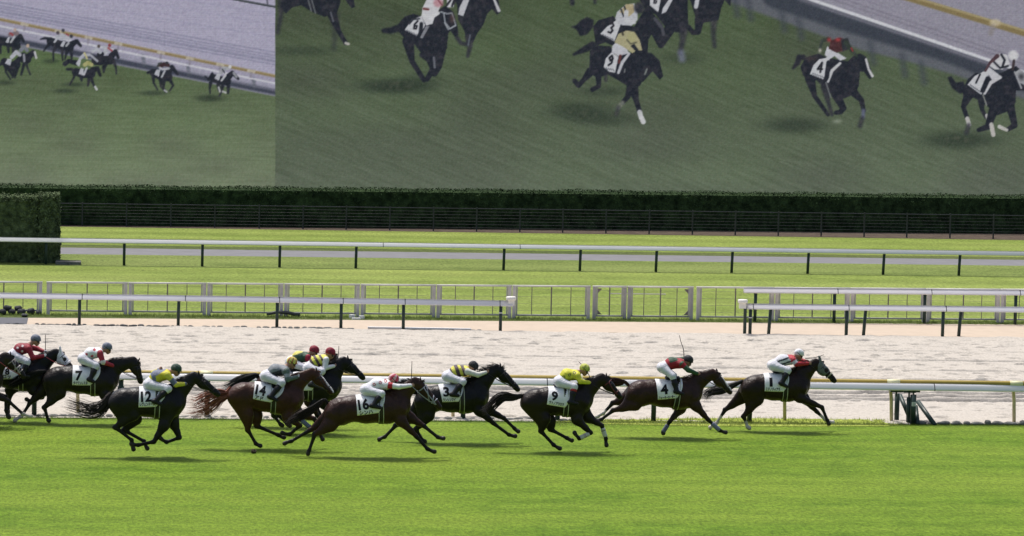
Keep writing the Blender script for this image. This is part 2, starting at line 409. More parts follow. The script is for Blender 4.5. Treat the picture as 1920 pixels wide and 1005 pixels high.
fr, FA, FB, fby = rail('front_rail', 'long white running rail on dark green posts between the turf and the sand', 'rail',
    (64, 780.5, 1690, 794), (340, 700, 1560, 716.7), -700, 2600, (-258, -97, 64, 226, 388, 548, 708, 868, 1045, 1225, 1405, 2120, 2350), -.0+.170, .17, .05, .062, joints=(-500, 120, 980, 1715, 2300))
# bracing at the rail's hinge: upright posts, slanting struts, brackets and a small white notice
def gz(px, py, base_y):   # a point above the ground spot seen at (px, base_y)
    g = gnd(px, base_y); return g+np.array([0, 0, zat(g, py)])
for (x0, y0, x1, y1, yb, r_) in ((1679, 738, 1681, 790, 790, .062), (1703, 745, 1703, 794, 794, .058), (1711, 740, 1711, 794.5, 795, .075)):
    m = MB(); g = gnd(x1, yb); m.tube([g+np.array([0, 0, -.03]), g+np.array([0, 0, zat(g, y0)])], r_, 12); m.build('post', M['green'], fr, True)
for (x0, y0, x1, y1, ya, r_) in ((1686, 741, 1703, 778, 787, .055), (1720, 753, 1753, 796, 790, .058), (1716, 762, 1721, 795, 791, .055)):
    m = MB(); a = gz(x0, y0, ya); b_ = gnd(x1, y1+1) if y1 > 790 else gz(x1, y1, 791); m.tube([a, b_], r_, 10); m.build('strut', M['green'], fr, True)
for (x, y) in ((1679, 733), (1703, 734), (1711, 733)):
    m = MB(); p = gz(x, y, 793); m.box(p, (.30, .16, .05)); m.tube([p, p-np.array([0, 0, .14])], .022, 8); m.build('bracket', M['green'], fr)
m = MB(); p = gz(1711, 757, 795); m.box(p+np.array([0, -.078, 0]), (.10, .012, .10)); nb_ = m.build('notice', M['paper'], fr)
m = MB()
for k in range(3): m.box(p+np.array([0, -.0855, .028-.028*k]), (.07, .002, .009))
m.build('notice_print', M['ink'], nb_)
for px in (226,):
    p = gz(px, 727, 781); m = MB(); m.box(p, (.16, .14, .07)); m.build('bracket', M['green'], fr)

# ochre tube rail of the sand track with pale sleeves over its posts
rt = empty('sand_rail', tuple(gnd(960, 783))); tag(rt, 'ochre tube rail with pale yellow sleeves on bent tan posts behind the white front rail', 'rail')
tby = lambda x: 771+x*(794-771)/1902; tty = lambda x: 694+(x-376)*(710-694)/(1660-376)
def tp(x): g = gnd(x, tby(x)); return g+np.array([0, -.16, zat(g, tty(x))-.075])
m = MB(); m.tube([tp(-650), tp(200), tp(1000), tp(1800), tp(2600)], .073, 12); m.build('tube', M['gold'], rt, True)
for px in (-320, -85, 145, 386, 614, 848, 1077, 1265, 1470, 1670, 1900, 2130, 2360):
    m = MB(); a_, b_ = tp(px-12), tp(px+12); m.tube([a_, b_], .08, 12); m.build('sleeve', M['paleyel'], rt, True)
    g = gnd(px, tby(px)); t_ = tp(px); zt = t_[2]
    m = MB(); m.tube([g+np.array([.02, 0, -.05]), g+np.array([.0, 0, zt*.55]), g+np.array([-.04, -.05, zt*.85]), t_+np.array([0, 0, -.02])], .044, 10)
    m.build('post', M['tan'], rt, True)

m1, A1, B1, by1 = rail('middle_rail', 'white rail with a rounded cream end cap beyond the left half of the sand', 'rail', (148.6, 609, 938, 620.6), (148.6, 550.7, 938, 563.3), -420, 960,
    (-225, -36, 148.6, 334, 519, 639, 756, 938), .17, .13, .04, .05, joints=(-225, 148.6, 334+8, 519, 639, 756, 936))
def cap(px, py, base_y, root, w=.30):
    p = gz(px, py, base_y); m = MB(); m.tube([p+np.array([0, 0, -.055]), p+np.array([0, 0, -.04]), p+np.array([0, 0, .04]), p+np.array([0, 0, .055])], [.125, .15, .15, .13], 20)
    m.build('end_cap', M['cream'], root, True)
    m = MB(); m.box(p+np.array([0, 0, -.135]), (.2, .16, .16)); m.build('end_block', M['cream'], root)
cap(957, 559.5, 620.8, m1)
m = MB(); p = gz(938, 586.5, 620.6); m.tube([p-np.array([0, 0, .014]), p+np.array([0, 0, .014])], .054, 12); m.build('post_band', M['paper'], m1, True)
m2, A2, B2, by2 = rail('middle_rail', 'white rail with a rounded cream end cap and close paired posts on the right', 'rail', (1442, 627.5, 1798, 631), (1400, 569, 1900, 575), 1398, 2500,
    (1406, 1586.5, 1767, 1947, 2130, 2310), .17, .13, .04, .052, joints=(1410, 1586.5, 1767, 1950, 2130))
for px in (1442, 1620, 1798.5, 1978, 2160):
    g = gnd(px, by2(px)-.6); m = MB(); zt = zat(g, 579.5+(px-1400)*.012)
    m.tube([g+np.array([-.02, 0, -.05]), g+np.array([.03, 0, zt+.03])], .052, 10); m.build('post', M['green'], m2, True)
cap(1391, 565, 627.5, m2)
g = gnd(1396, 627.4); m = MB(); m.tube([g, g+np.array([0, 0, .80]), g+np.array([-.02, 0, .90]), g+np.array([-.09, 0, .93]), g+np.array([-.15, 0, .93])], .05, 10); m.build('bent_post', M['green'], m2, True)
m = MB(); p = gz(1406, 595.5, 627.3); m.tube([p-np.array([0, 0, .012]), p+np.array([0, 0, .012])], .057, 12); m.build('post_band', M['paper'], m2, True)
rail('upper_rail', 'short white rail standing just behind the paired-post rail on the right', 'rail', (1415, 603.6, 1903, 608.7), (1395, 539.4, 1900, 543.9), 1393, 2500,
     (1415, 1563.5, 1733, 1903, 2070, 2240), .165, .13, .04, .052, joints=(1566, 1740, 1905, 2075))
rail('far_rail', 'long white rail on dark green posts across the far lawn', 'rail', (232, 497.6, 1797, 516.7), (232, 447.7, 1797, 469.6), -500, 2500,
     (-360, -211, -62, 86, 232.5, 379, 524, 667, 944, 1087, 1229.5, 1371.5, 1514, 1655.5, 1797.5, 1938, 2080, 2220), .165, .14, .04, .052, joints=(680, 935), lean=.055)

# ------------------------------------------------------------------ grey panel fence
fby_ = lambda x: 588.5+(x)*(606-588.5)/1900 if x > 0 else 588.5+x*.0092
fty_ = lambda x: 527+x*(541.5-527)/1900
ordn = ['first', 'second', 'third', 'fourth', 'fifth', 'sixth', 'seventh', 'eighth', 'ninth', 'tenth', 'eleventh']
def panel(x0, x1, label, pickets=3, gate=False, wide0=True, wide1=True):
    a, b = gnd(x0, fby_(x0)), gnd(x1, fby_(x1)); za = zat(a, fty_(x0)); zb = zat(b, fty_(x1))
    e = (b-a); Lw = np.linalg.norm(e); e = e/Lw; Zv = np.array([0, 0, 1.])
    root = empty('gate' if gate else 'crowd_barrier', tuple((a+b)/2)); tag(root, label, 'gate' if gate else 'barrier', None if gate else 'grey barriers in a row')
    m = MB(); m.extrude(a+Zv*za, b+Zv*zb, rprof(.06, .055, .015)); m.build('top_rail', M['pale'], root, True)
    m = MB(); m.extrude(a+Zv*.14+e*.06, b+Zv*.14-e*.06, rprof(.045, .05, .01)); m.build('bottom_rail', M['galv'], root, True)
    for s_, g, z_ in ((1, a, za), (-1, b, zb)):
        m = MB(); m.box(g+e*s_*.06+Zv*(z_-.056)/2, (.105, .06, z_-.056)); m.build('post', M['galvtop' if not gate else 'galv'], root)
        m = MB(); m.box(g+e*s_*.145+Zv*((z_-.056)/2+.07)+np.array([0, -.006, 0]), (.042, .035, z_-.20)); m.build('stile', M['galv'], root)
    for k in range(pickets):
        t = (k+1)/(pickets+1); p = a+e*Lw*t; zt = za+(zb-za)*t
        m = MB(); m.tube([p+Zv*.13, p+Zv*(zt-.05)], .022 if (k == pickets//2) else .013, 6); m.build('picket', M['wire'], root)
    m = MB()
    for k in range(4):
        z_ = .25+k*.22; m.tube([a+Zv*z_+e*.1, b+Zv*z_-e*.1], .0035, 4)
    m.build('line_wire', M['wire'], root)
    if gate:
        for (g, s_) in ((a, 1), (b, -1)):
            for z0, dz in ((za-.09, -1), (.16, 1)):
                p = g+e*s_*.14+Zv*z0
                if (s_ == 1 and gate in ('L', 'B')) or (s_ == -1 and gate in ('R', 'B')):
                    m = MB(); m.add([p+np.array([0, y_, 0]) for y_ in (-.012, .012)]+[p+e*s_*.16+np.array([0, y_, 0]) for y_ in (-.012, .012)]+[p+Zv*dz*.17+np.array([0, y_, 0]) for y_ in (-.012, .012)],
                        [(0, 2, 4), (1, 5, 3), (0, 1, 3, 2), (2, 3, 5, 4), (4, 5, 1, 0)]); m.build('corner_plate', M['wire'], root)
    return root
xs = [-345, -198, -55]
panel(-345, -203, 'grey wire barrier mostly beyond the left edge of the view'); panel(-198, -72, 'grey wire barrier beyond the dark sandbags at far left')
panel(-66, 79, 'grey wire barrier behind the dark sandbags, left of the narrow gap')
P_ = [86.5, 239.5, 387, 531.5, 674.6, 817, 959, 1106]
for i in range(7):
    panel(P_[i]+(.6 if i else 0), P_[i+1]-(.6 if i < 6 else 0), '%s grey wire barrier to the right of the narrow gap' % ordn[i] + (', ending at the gate' if i == 6 else ''))
panel(1110, 1174, 'narrow grey gate leaf with braced left corners in the panel fence', 1, 'L')
panel(1175.5, 1299, 'wide grey gate leaf with braced right corners in the panel fence', 3, 'R')
Q_ = [1304, 1451.5, 1593, 1735.5, 1874.5, 2015, 2155]
for i in range(6): panel(Q_[i]+.6, Q_[i+1]-.6, '%s grey wire barrier to the right of the gate' % ordn[i])
m = MB(); m.tube([gz(1142, 550.5, fby_(1142)), gz(1247, 551.5, fby_(1247))], .016, 6)
tag(m.build('gate_bar', M['galvtop']), 'thin pale bar lying level across both gate leaves', 'bar')

# ------------------------------------------------------------------ small things by the fence
for i, (px, py, w, h) in enumerate(((4, 590, 11, .17), (22, 589.5, 10, .16), (40, 590, 11, .18), (58, 589.5, 10, .19), (72, 590, 7, .13), (14, 583.5, 11, .16), (34, 583.5, 10, .15), (-14, 590, 11, .18), (46, 594, 8, .10))):
    bm = bmesh.new(); bmesh.ops.create_icosphere(bm, subdivisions=3, radius=1)
    for v in bm.verts:
        n = v.co.copy(); sq = lambda t: math.copysign(abs(t)**.9, t)
        v.co = Vector((sq(n.x)*(1+.06*math.sin(7*n.z+i)), sq(n.y)*.8, sq(n.z)*(1+.12*math.sin(4*n.x+i*2))))
    me = bpy.data.meshes.new('sandbag'); bm.to_mesh(me); bm.free(); me.polygons.foreach_set('use_smooth', [True]*len(me.polygons))
    o = link('sandbag', me, M['bag']); g = gnd(px, py if i not in (5, 6) else 589); o.location = (g[0], g[1], h*.5+(.11 if i in (5, 6) else 0)); o.scale = (w/60*.72, .20, h*.55)
    o.rotation_euler = (0, random.uniform(-.1, .1), random.uniform(-.2, .2))
    tag(o, 'black sandbag in the low heap at the foot of the fence, far left', 'sandbag', 'sandbags heaped at the fence')
pts = []
for (px, py) in ((500, 589), (513, 586.5), (525, 585.2), (540, 586.5), (552, 589), (562, 590)): pts.append(gz(px, py, 594.5))
m = MB(); m.tube(pts, [.045, .05, .05, .055, .06, .065], 8); tag(m.build('hose', M['hose'], None, True), 'dark grey hose end lying along the foot of the panel fence', 'hose')
m = MB()
for (px, py, w, h, a) in ((660, 596, .16, .12, .5), (668, 598, .26, .05, .1), (678, 597, .16, .10, -.5)):
    p = gnd(px, py+1); m.box(p+np.array([0, 0, h/2]), (w, .10, h), 0, a)
tag(m.build('litter', M['paper']), 'crumpled white sheet lying at the edge of the beige path', 'litter')
a_, b_ = gnd(690, 617.3), gnd(884, 619.3); m = MB(); m.extrude(a_+np.array([0, .12, .07]), b_+np.array([0, .12, .05]), rprof(.10, .06, .01))
tag(m.build('plank', M['paper']), 'long white strip of plank lying on the far edge of the sand', 'plank')
p = gnd(128, 495.5); m = MB(); m.box(p+np.array([0, 0, .05]), (.9, .45, .10)); m.box(p+np.array([.0, .3, .06]), (.9, .12, .12))
tag(m.build('hedge_kerb', M['stone']), 'low dark kerb block on the lawn at the foot of the clipped hedge block', 'kerb')

bm = bmesh.new(); bmesh.ops.create_icosphere(bm, subdivisions=2, radius=.06)
for v in bm.verts: v.co *= random.uniform(.6, 1.25)
me = bpy.data.meshes.new('turf_clod'); bm.to_mesh(me); bm.free(); o = link('turf_clod', me, M['soil'])
o.location = gz(476, 846, 850); tag(o, 'small clod of turf thrown up behind the hind hoof of number 14', 'turf clod')

# ------------------------------------------------------------------ hedges
def leafy(name, boxes, m, label, n, leaf=.05, rough=.04, cham=.9):
    """clipped hedge: a lumpy core carrying many small leaf faces all over it; boxes: (x0,x1,y0,y1,z1)"""
    V = []; F = []
    def quad_leaf(p, nrm, sz):
        t = np.cross(nrm, RNG.normal(size=3)); t /= np.linalg.norm(t)+1e-9; b = np.cross(nrm, t)
        nn = nrm+RNG.normal(0, .55, 3); nn /= np.linalg.norm(nn); t = t-nn*(t@nn); t /= np.linalg.norm(t); b = np.cross(nn, t)
        o = len(V); l = sz*RNG.uniform(.7, 1.3); w = l*.6
        V.extend([p-t*l, p+b*w, p+t*l, p-b*w]); F.append((o, o+1, o+2, o+3))
    area = []; faces = []
    for (x0, x1, y0, y1, z1) in boxes:
        core = .05
        o = len(V); c = [(x, y, z) for x in (x0+core, x1-core) for y in (y0+core, y1-core) for z in (0, z1-core)]
        V.extend([np.array(q) for q in c]); F.extend([tuple(o+k for k in q) for q in ((0, 1, 3, 2), (4, 6, 7, 5), (0, 4, 5, 1), (2, 3, 7, 6), (0, 2, 6, 4), (1, 5, 7, 3))])
        faces += [((x0, y0, 0), (x1-x0, 0, 0), (0, 0, z1), (0, -1, 0), 1.0), ((x0, y0, z1), (x1-x0, 0, 0), (0, y1-y0, 0), (0, 0, 1), .8),
                  ((x0, y0-.01, z1-.14), (x1-x0, 0, 0), (0, .16, .15), (0, -.6, .8), cham), ((x1, y0, 0), (0, y1-y0, 0), (0, 0, z1), (1, 0, 0), 1.0), ((x0, y1, 0), (x1-x0, 0, 0), (0, 0, z1), (0, 1, 0), .15)]
    faces = [tuple(np.array(q, float) if not np.isscalar(q) else q for q in f) for f in faces]
    ar = np.array([np.linalg.norm(f[1])*np.linalg.norm(f[2])*f[4] for f in faces]); ar = ar/ar.sum()
    for f, k in zip(faces, (ar*n).astype(int)):
        uv = RNG.random((k, 2))
        for u_, v_ in uv:
            p = f[0]+f[1]*u_+f[2]*v_
            bulge = math.sin(p[0]*1.3)*.02+math.sin(p[0]*3.1+p[2]*2)*.015
            q = p+f[3]*(RNG.normal(0, rough)+bulge)
            quad_leaf(q, f[3]+np.array([0, 0, .35]), leaf)
        if f[3][2] > .9:   # straggling shoots along the top
            for _ in range(int(k*.0012)):
                q0 = f[0]+f[1]*RNG.random()+f[2]*RNG.random(); hgt = RNG.uniform(.03, .14)
                for s_ in range(4): quad_leaf(q0+np.array([RNG.normal(0, .02), 0, hgt*(s_+1)/4]), np.array([0, -1, .3]), leaf*.9)
    me = npmesh(name, np.array(V), np.array(F), False)
    return me
kh = L_hedge.k
org = np.array([0, float(L_hedge.Y(0)), 0])
g = gnd(960, 429.5); zt = zat(g, 360.3)
me = leafy('hedge', [(-45, 75, 0, 2.2, zt)], M['leaf'], '', 60000, .042, .016, .3)
o = link('hedge', me, M['leaf']); o.location = org; o.rotation_euler = (0, 0, math.atan(kh))
tag(o, 'long dark clipped hedge running behind the black wire fence', 'hedge')
p = gnd(108.5, 493.8); q = gnd(70, 493.8); zt1 = zat(p, 366.5); zt0 = zat(q, 371)
me = leafy('hedge', [(-9, -(p[0]-q[0]), 0, 2.0, zt0), (-(p[0]-q[0]), 0, 0, 2.0, zt1)], M['leaf2'], '', 30000, .042, .026, 1.6)
o = link('hedge', me, M['leaf2']); o.location = p; tag(o, 'tall square clipped hedge block with a stepped top at far left', 'hedge')

# black wire fence before the hedge
wf = empty('wire_fence', tuple(gnd(1000, 437))); tag(wf, 'long black wire fence standing in front of the long dark hedge', 'fence')
wby = lambda x: 423.2+(x-130)*(448.5-423.2)/1770; wty = lambda x: 381.4+(x-130)*(404.2-381.4)/1770
wxs = [154, 237, 320, 402.4, 485.7, 568, 649, 730.7, 812.5, 893.4, 974.6, 1055, 1136, 1217, 1298, 1378.5, 1459, 1539.5, 1620, 1700, 1781, 1862]
wxs = [154-83*k for k in range(5, 0, -1)]+wxs+[1862+80*k for k in range(1, 6)]
wa, wb = wxs[0], wxs[-1]
A_, B_ = gnd(wa, wby(wa)), gnd(wb, wby(wb)); zA, zB = zat(A_, wty(wa)), zat(B_, wty(wb)); Zv = np.array([0, 0, 1.])
m = MB(); m.tube([A_+Zv*zA, B_+Zv*zB], .022, 6); m.build('top_rail', M['blackwire'], wf)
for k in range(1, 7):
    m = MB(); t = k/7.2; m.tube([A_+Zv*zA*(1-t), B_+Zv*zB*(1-t)], .005, 4); m.build('wire', M['blackwire'], wf)
for px in wxs:
    g = gnd(px, wby(px)); z_ = zat(g, wty(px)-2.2); m = MB(); m.box(g+Zv*z_/2, (.055, .055, z_)); m.build('post', M['blackwire'], wf)

# ------------------------------------------------------------------ loose grass along edges (stuff)
def blades(name, spots, m, label, h=(.04, .10), per=6):
    V = []; F = []
    for (x, y, z) in spots:
        for _ in range(per):
            bx, by_ = x+RNG.normal(0, .035), y+RNG.normal(0, .05); H = RNG.uniform(*h); a = RNG.uniform(0, 6.28); w = .006
            dx, dy = math.cos(a)*w, math.sin(a)*w; lx, ly = RNG.normal(0, H*.4), abs(RNG.normal(H*1.4, H*.6)); o_ = len(V)
            V += [(bx-dx, by_-dy, z), (bx+dx, by_+dy, z), (bx+lx, by_+ly, z+H)]; F.append((o_, o_+1, o_+2))
    o = link(name, npmesh(name, np.array(V), np.array(F), False), m); tag(o, label, None, None, 'stuff')
sp = [(*gnd(x, 782+15*x/1900+RNG.uniform(-.4, 1.5))[:2], 0) for x in RNG.uniform(-60, 1990, 1100)]
blades('grass', sp, M['blade'], 'rough grass tips along the turf edge', (.02, .06), 3)
sp = [(*gnd(x, 590.5+x*.0082+RNG.uniform(-2.5, 3.0))[:2], 0) for x in RNG.uniform(-60, 1990, 3000)]
blades('grass', sp, M['blade'], 'weedy grass strip at the foot of the panel fence', (.03, .11))
# pale longer grass lapping over the turf edge on the right
pv = [gnd(1010, 789.6), gnd(1120, 787), gnd(1250, 785), gnd(1400, 784.5), gnd(1540, 786), gnd(1660, 787), gnd(1682, 790), gnd(1690, 795), gnd(1660, 799.5), gnd(1500, 800), gnd(1300, 799), gnd(1130, 795)]
mb = MB(); mb.add([(p[0], p[1], .008) for p in pv], [tuple(range(len(pv)))[::-1]]); tag(mb.build('verge', M['verge']), 'paler unmown grass lapping over the turf edge at right', None, None, 'structure')
sp = []
while len(sp) < 1300:
    x = RNG.uniform(1000, 1700); y = RNG.uniform(784, 800)
    lo = np.interp(x, [1000, 1120, 1250, 1400, 1540, 1660, 1700], [790, 787, 785, 784.5, 786, 788, 797])
    if lo < y < 800: sp.append((*gnd(x, y)[:2], .01))
blades('grass', sp, M['paleblade'], 'pale tufts of longer grass lapping over the turf edge', (.03, .08), 3)
SCREEN_GAIN = 0.66
# ------------------------------------------------------------------ the big screen: an emissive display showing the race
SX0, SX1, SY0, SY1 = -220, 2140, -90, 380           # the picture's raster, one cell per picture element
PW, PH = SX1-SX0, SY1-SY0
gx = np.arange(SX0, SX1)[None, :].astype(np.float32)+.5; gy = np.arange(SY0, SY1)[:, None].astype(np.float32)+.5
IMG = np.zeros((PH, PW, 3), np.float32)
def blur(a, r):
    if r < 1: return a
    for ax in (0, 1):
        k = np.ones(2*r+1)/(2*r+1)
        a = np.apply_along_axis(lambda v: np.convolve(np.pad(v, r, mode='edge'), k, 'valid'), ax, a)
    return a
def sl_(x0, y0, x1, y1):
    a = max(int(x0)-SX0, 0); b = min(int(x1)+1-SX0, PW); c = max(int(y0)-SY0, 0); d = min(int(y1)+1-SY0, PH)
    return (slice(c, d), slice(a, b)) if a < b and c < d else None
def over(sl, cov, col): IMG[sl] = IMG[sl]*(1-cov[..., None])+np.array(col, np.float32)*cov[..., None]
def poly(P, col, a=1.0, soft=0):
    P = np.array(P, float); s = sl_(P[:, 0].min()-3-soft, P[:, 1].min()-3-soft, P[:, 0].max()+3+soft, P[:, 1].max()+3+soft)
    if s is None: return
    cov = 0
    for ox in (-.25, .25):
        for oy in (-.25, .25):
            x = gx[:, s[1]]+ox; y = gy[s[0]]+oy; ins = np.zeros((y.shape[0], x.shape[1]), bool)
            for i in range(len(P)):
                (xa, ya), (xb, yb) = P[i], P[i-1]
                if ya == yb: continue
                ins ^= ((ya > y) != (yb > y)) & (x < (xb-xa)*(y-ya)/(yb-ya)+xa)
            cov = cov+ins/4.0
    if soft: cov = blur(cov, soft)
    over(s, cov*a, col)
def stroke(P, w, col, a=1.0, soft=.7):
    P = np.array(P, float); w = np.broadcast_to(np.array(w, float), (len(P),)); mw = w.max()/2+soft+2
    s = sl_(P[:, 0].min()-mw, P[:, 1].min()-mw, P[:, 0].max()+mw, P[:, 1].max()+mw)
    if s is None: return
    x = gx[:, s[1]]; y = gy[s[0]]; best = np.full((y.shape[0], x.shape[1]), 1e9)
    for i in range(len(P)-1):
        (xa, ya), (xb, yb) = P[i], P[i+1]; dx, dy = xb-xa, yb-ya; L = dx*dx+dy*dy+1e-9
        t = np.clip(((x-xa)*dx+(y-ya)*dy)/L, 0, 1)
        best = np.minimum(best, np.hypot(x-xa-t*dx, y-ya-t*dy)-(w[i]+(w[i+1]-w[i])*t)/2)
    over(s, np.clip(.5-best/(2*soft), 0, 1)*a, col)
def blob(x, y, rx, ry, col, a=1.0, p=1.0):
    s = sl_(x-2.4*rx, y-2.4*ry, x+2.4*rx, y+2.4*ry)
    if s is None: return
    over(s, a*np.exp(-(((gx[:, s[1]]-x)/rx)**2+((gy[s[0]]-y)/ry)**2)**p), col)
def T(ox, oy, k): return lambda *pts: [(ox+u/k, oy+v/k) for u, v in pts]
def streak(shape, cx, cy, sh, amp):
    """diagonal streaky noise"""
    h, w = shape; n = vnoise(w+h, h, cx, cy).T; out = np.empty((h, w), np.float32)
    for r in range(h): o_ = int(r*sh) % h; out[r] = n[r, h-1-o_:h-1-o_+w]
    return out*amp
# main picture: turf
t = np.clip(gy/360, 0, 1); g0, g1 = np.array([72, 86, 61]), np.array([93, 105, 85])
IMG[:] = g0*(1-t[..., None])+g1*t[..., None]
IMG += streak((PH, PW), 9, 26, 2.4, 9)[..., None]+streak((PH, PW), 4, 12, 2.4, 9)[..., None]
IMG += np.array([.6, 1, .3])*vnoise(PW, PH, 160, 60).T[..., None]*14
lav, dk = (138, 135, 150), (52, 58, 70)
poly([(1330, -95), (2150, -95), (2150, 270), (1920, 186), (1790, 140), (1690, 112), (1615, 94), (1440, 30), (1370, 5)], (92, 96, 104), 1, 3)
poly([(1350, -95), (2150, -95), (2150, 250), (1920, 172), (1760, 112), (1600, 64), (1440, 12)], dk, .85, 4)
poly([(1400, -95), (2150, -95), (2150, 228), (1920, 147), (1690, 66), (1500, 2)], (98, 99, 112), 1, 3)
poly([(1290, -95), (2150, -95), (2150, 214), (1920, 135), (1523, 0)], lav, 1, 1)
for o_, w_, c_ in ((-14, 3, (120, 116, 132)), (-22, 3, (118, 114, 130)), (-33, 2, (128, 124, 142))):
    stroke([(1523, o_), (1920, 135+o_), (2140, 210+o_)], w_, c_, .8, 1.5)
stroke([(1290, -95), (1523, 0), (1920, 135), (2140, 210)], 5.5, (206, 208, 218), 1, 1)
stroke([(1540, 14), (1920, 142), (2140, 217)], 2.5, (110, 110, 124), .7, 1)
for x, y in ((1468, 44), (1500, 58), (1635, 105), (1694, 128), (1730, 142), (1380, 16), (1405, 22)): stroke([(x-3, y-22), (x+3, y+12)], 13, (62, 68, 78), .55, 5)
stroke([(1480, -70), (1716, 0), (1920, 62), (2140, 128)], 12, (128, 112, 74), 1, 1.5); stroke([(1480, -74), (1716, -4), (1920, 57), (2140, 123)], 4, (160, 146, 104), .9, 1.5)
blob(1866, 43, 11, 7, (188, 172, 140), .95, 2); stroke([(1862, 50), (1858, 62)], 10, (132, 124, 120), .6, 3)
DK, DK2, WH, PW_ = (36, 40, 50), (46, 48, 58), (190, 192, 200), (176, 178, 188)
def shadow(x, y, rx, ry, a=.55): blob(x, y, rx*1.05, ry*1.1, (44, 55, 46), min(a*1.3, .85), 1.4)
def digit(s, x, y, h, sl=.25):
    k = h/2.0; f = lambda *p: [(x+(u-v*sl)*k*.8, y+v*k) for u, v in p]
    c = (34, 36, 44); w = h*.20
    if s == '3': stroke(f((-.5, -.8), (.1, -1), (.5, -.5), (0, -.05), (.5, .45), (.1, .95), (-.5, .75)), w, c)
    if s == '9': stroke(f((.45, -.35), (.1, -.95), (-.45, -.5), (-.1, .05), (.4, -.3), (.35, .5), (-.3, .95)), w, c)
    if s == '6': stroke(f((.35, -.9), (-.4, -.1), (-.3, .8), (.3, .85), (.4, .2), (-.3, .15)), w, c)
    if s == '4': stroke(f((.3, .95), (.3, -.95), (-.5, .35), (.6, .35)), w, c)
    if s == '1': stroke(f((0, -.95), (0, .95)), w, c)
def scrib(f, pts, w=1.6):
    P = np.array(f(*pts)); n = int(np.hypot(*(P[1]-P[0]))/4)
    for i in range(n): q = P[0]+(P[1]-P[0])*(i+.5)/n; stroke([q+np.array([-1.2, -1.5]), q+np.array([1.2, 1.5])], w, (52, 54, 62), .8)
f = T(510, 0, 4.267)
stroke(f((500, 120), (505, 250), (495, 390)), [20, 11, 9], DK2, .45, 4); stroke(f((80, 20), (70, 120), (45, 260)), [18, 9, 7], DK2, .8, 3)
poly(f((80, -60), (70, 60), (110, 110), (160, 60), (235, 42), (330, 100), (420, 135), (520, 100), (548, 20), (545, -60)), DK)
stroke(f((290, 0), (315, 90)), 2, (120, 124, 126), .8); stroke(f((318, 0), (348, 105)), 2, (120, 124, 126), .8)
stroke(f((470, 90), (535, 250), (590, 345)), [20, 9, 8], DK); stroke(f((470, 100), (490, 170)), 3, (110, 112, 122), .7); stroke(f((590, 345), (612, 352)), 5, (168, 166, 160))
poly(f((560, -60), (600, 20), (640, 68), (663, 55), (655, 0), (640, -60)), DK); shadow(*f((230, 405))[0], 60, 9, .35)
shadow(*f((960, 690))[0], 62, 13, .75); shadow(*f((1180, 660))[0], 40, 16, .35)
f3 = f
poly(f((1440, -60), (1480, 40), (1490, 160), (1540, 250), (1560, 350), (1610, 340), (1640, 270), (1690, 200), (1722, 110), (1760, 70), (1800, 118), (1826, 100), (1815, 20), (1800, -60)), DK)
stroke(f((1575, 300), (1585, 370), (1565, 450)), [14, 9, 6], DK2, .9, 2); stroke(f((1480, 300), (1510, 345), (1560, 355)), [8, 7, 8], DK2, .9, 2); stroke(f((1585, 280), (1570, 360)), 3, (105, 112, 124), .7)
stroke(f((1775, -10), (1815, 85)), [4, 6], (180, 180, 186)); poly(f((1400, -60), (1490, -60), (1450, 60), (1400, 60)), WH); poly(f((1560, -60), (1600, -60), (1530, 130), (1490, 115), (1500, 60)), PW_)
for q in (((1430, 0), (1400, 40)), ((1455, 5), (1440, 50)), ((1470, -20), (1455, 30))): stroke(f(*q), 4, (44, 44, 52))
poly(f((1010, 195), (1060, 132), (1130, 110), (1200, 130), (1300, 100), (1390, 45), (1450, 95), (1482, 200), (1493, 275), (1465, 297), (1425, 245), (1410, 270), (1400, 390), (1340, 440), (1260, 450), (1195, 430), (1130, 340), (1080, 330), (1010, 250)), DK)
stroke(f((1010, 225), (950, 245), (895, 245)), [13, 12, 9], DK, 1, 2); stroke(f((1090, 330), (1120, 490), (1215, 640)), [22, 10, 9], DK); stroke(f((1260, 430), (1290, 550), (1240, 635)), [22, 12, 9], DK); stroke(f((1350, 400), (1335, 530), (1300, 590)), [20, 12, 11], DK); stroke(f((1210, 420), (1195, 440), (1250, 480)), 8, DK)
stroke(f((1295, 460), (1302, 540)), 4, (110, 112, 122), .8)
poly(f((1062, 238), (1118, 158), (1195, 128), (1225, 200), (1180, 300)), WH); digit('6', *f((1150, 200))[0], 17); scrib(f, ((1075, 240), (1165, 285))); stroke(f((1100, 190), (1130, 155), (1180, 150)), 3, DK)
poly(f((1195, 130), (1205, 60), (1240, -10), (1380, -20), (1330, 90), (1300, 140), (1285, 190), (1235, 205)), (196, 196, 204)); stroke(f((1215, 70), (1250, 75)), 4.5, (110, 60, 58))
stroke(f((1215, 120), (1270, 140), (1330, 105)), [6, 8, 6], (205, 206, 212)); stroke(f((1195, 190), (1190, 260), (1175, 300)), [7, 8, 9], DK); poly(f((1230, 210), (1185, 300), (1205, 308), (1260, 210)), (120, 122, 130)); blob(*f((1330, 22))[0], 10, 9, (176, 130, 138), 1, 3)
stroke(f((1330, 0), (1360, 40)), 3, (120, 62, 74), .8); stroke(f((1350, 95), (1400, 110), (1440, 105), (1470, 200), (1425, 230), (1385, 180), (1375, 110)), 2.2, (150, 156, 164)); stroke(f((1380, 180), (1410, 235), (1470, 205)), 2.2, (150, 156, 164)); blob(*f((1440, 150))[0], 5, 9, (88, 66, 66), .7)
f = T(1050, 0, 4.019)
shadow(*f((150, 840))[0], 58, 16, .5); shadow(*f((330, 900))[0], 60, 12, .35); shadow(*f((930, 440))[0], 34, 10, .3); shadow(*f((330, 690))[0], 44, 9, .35)
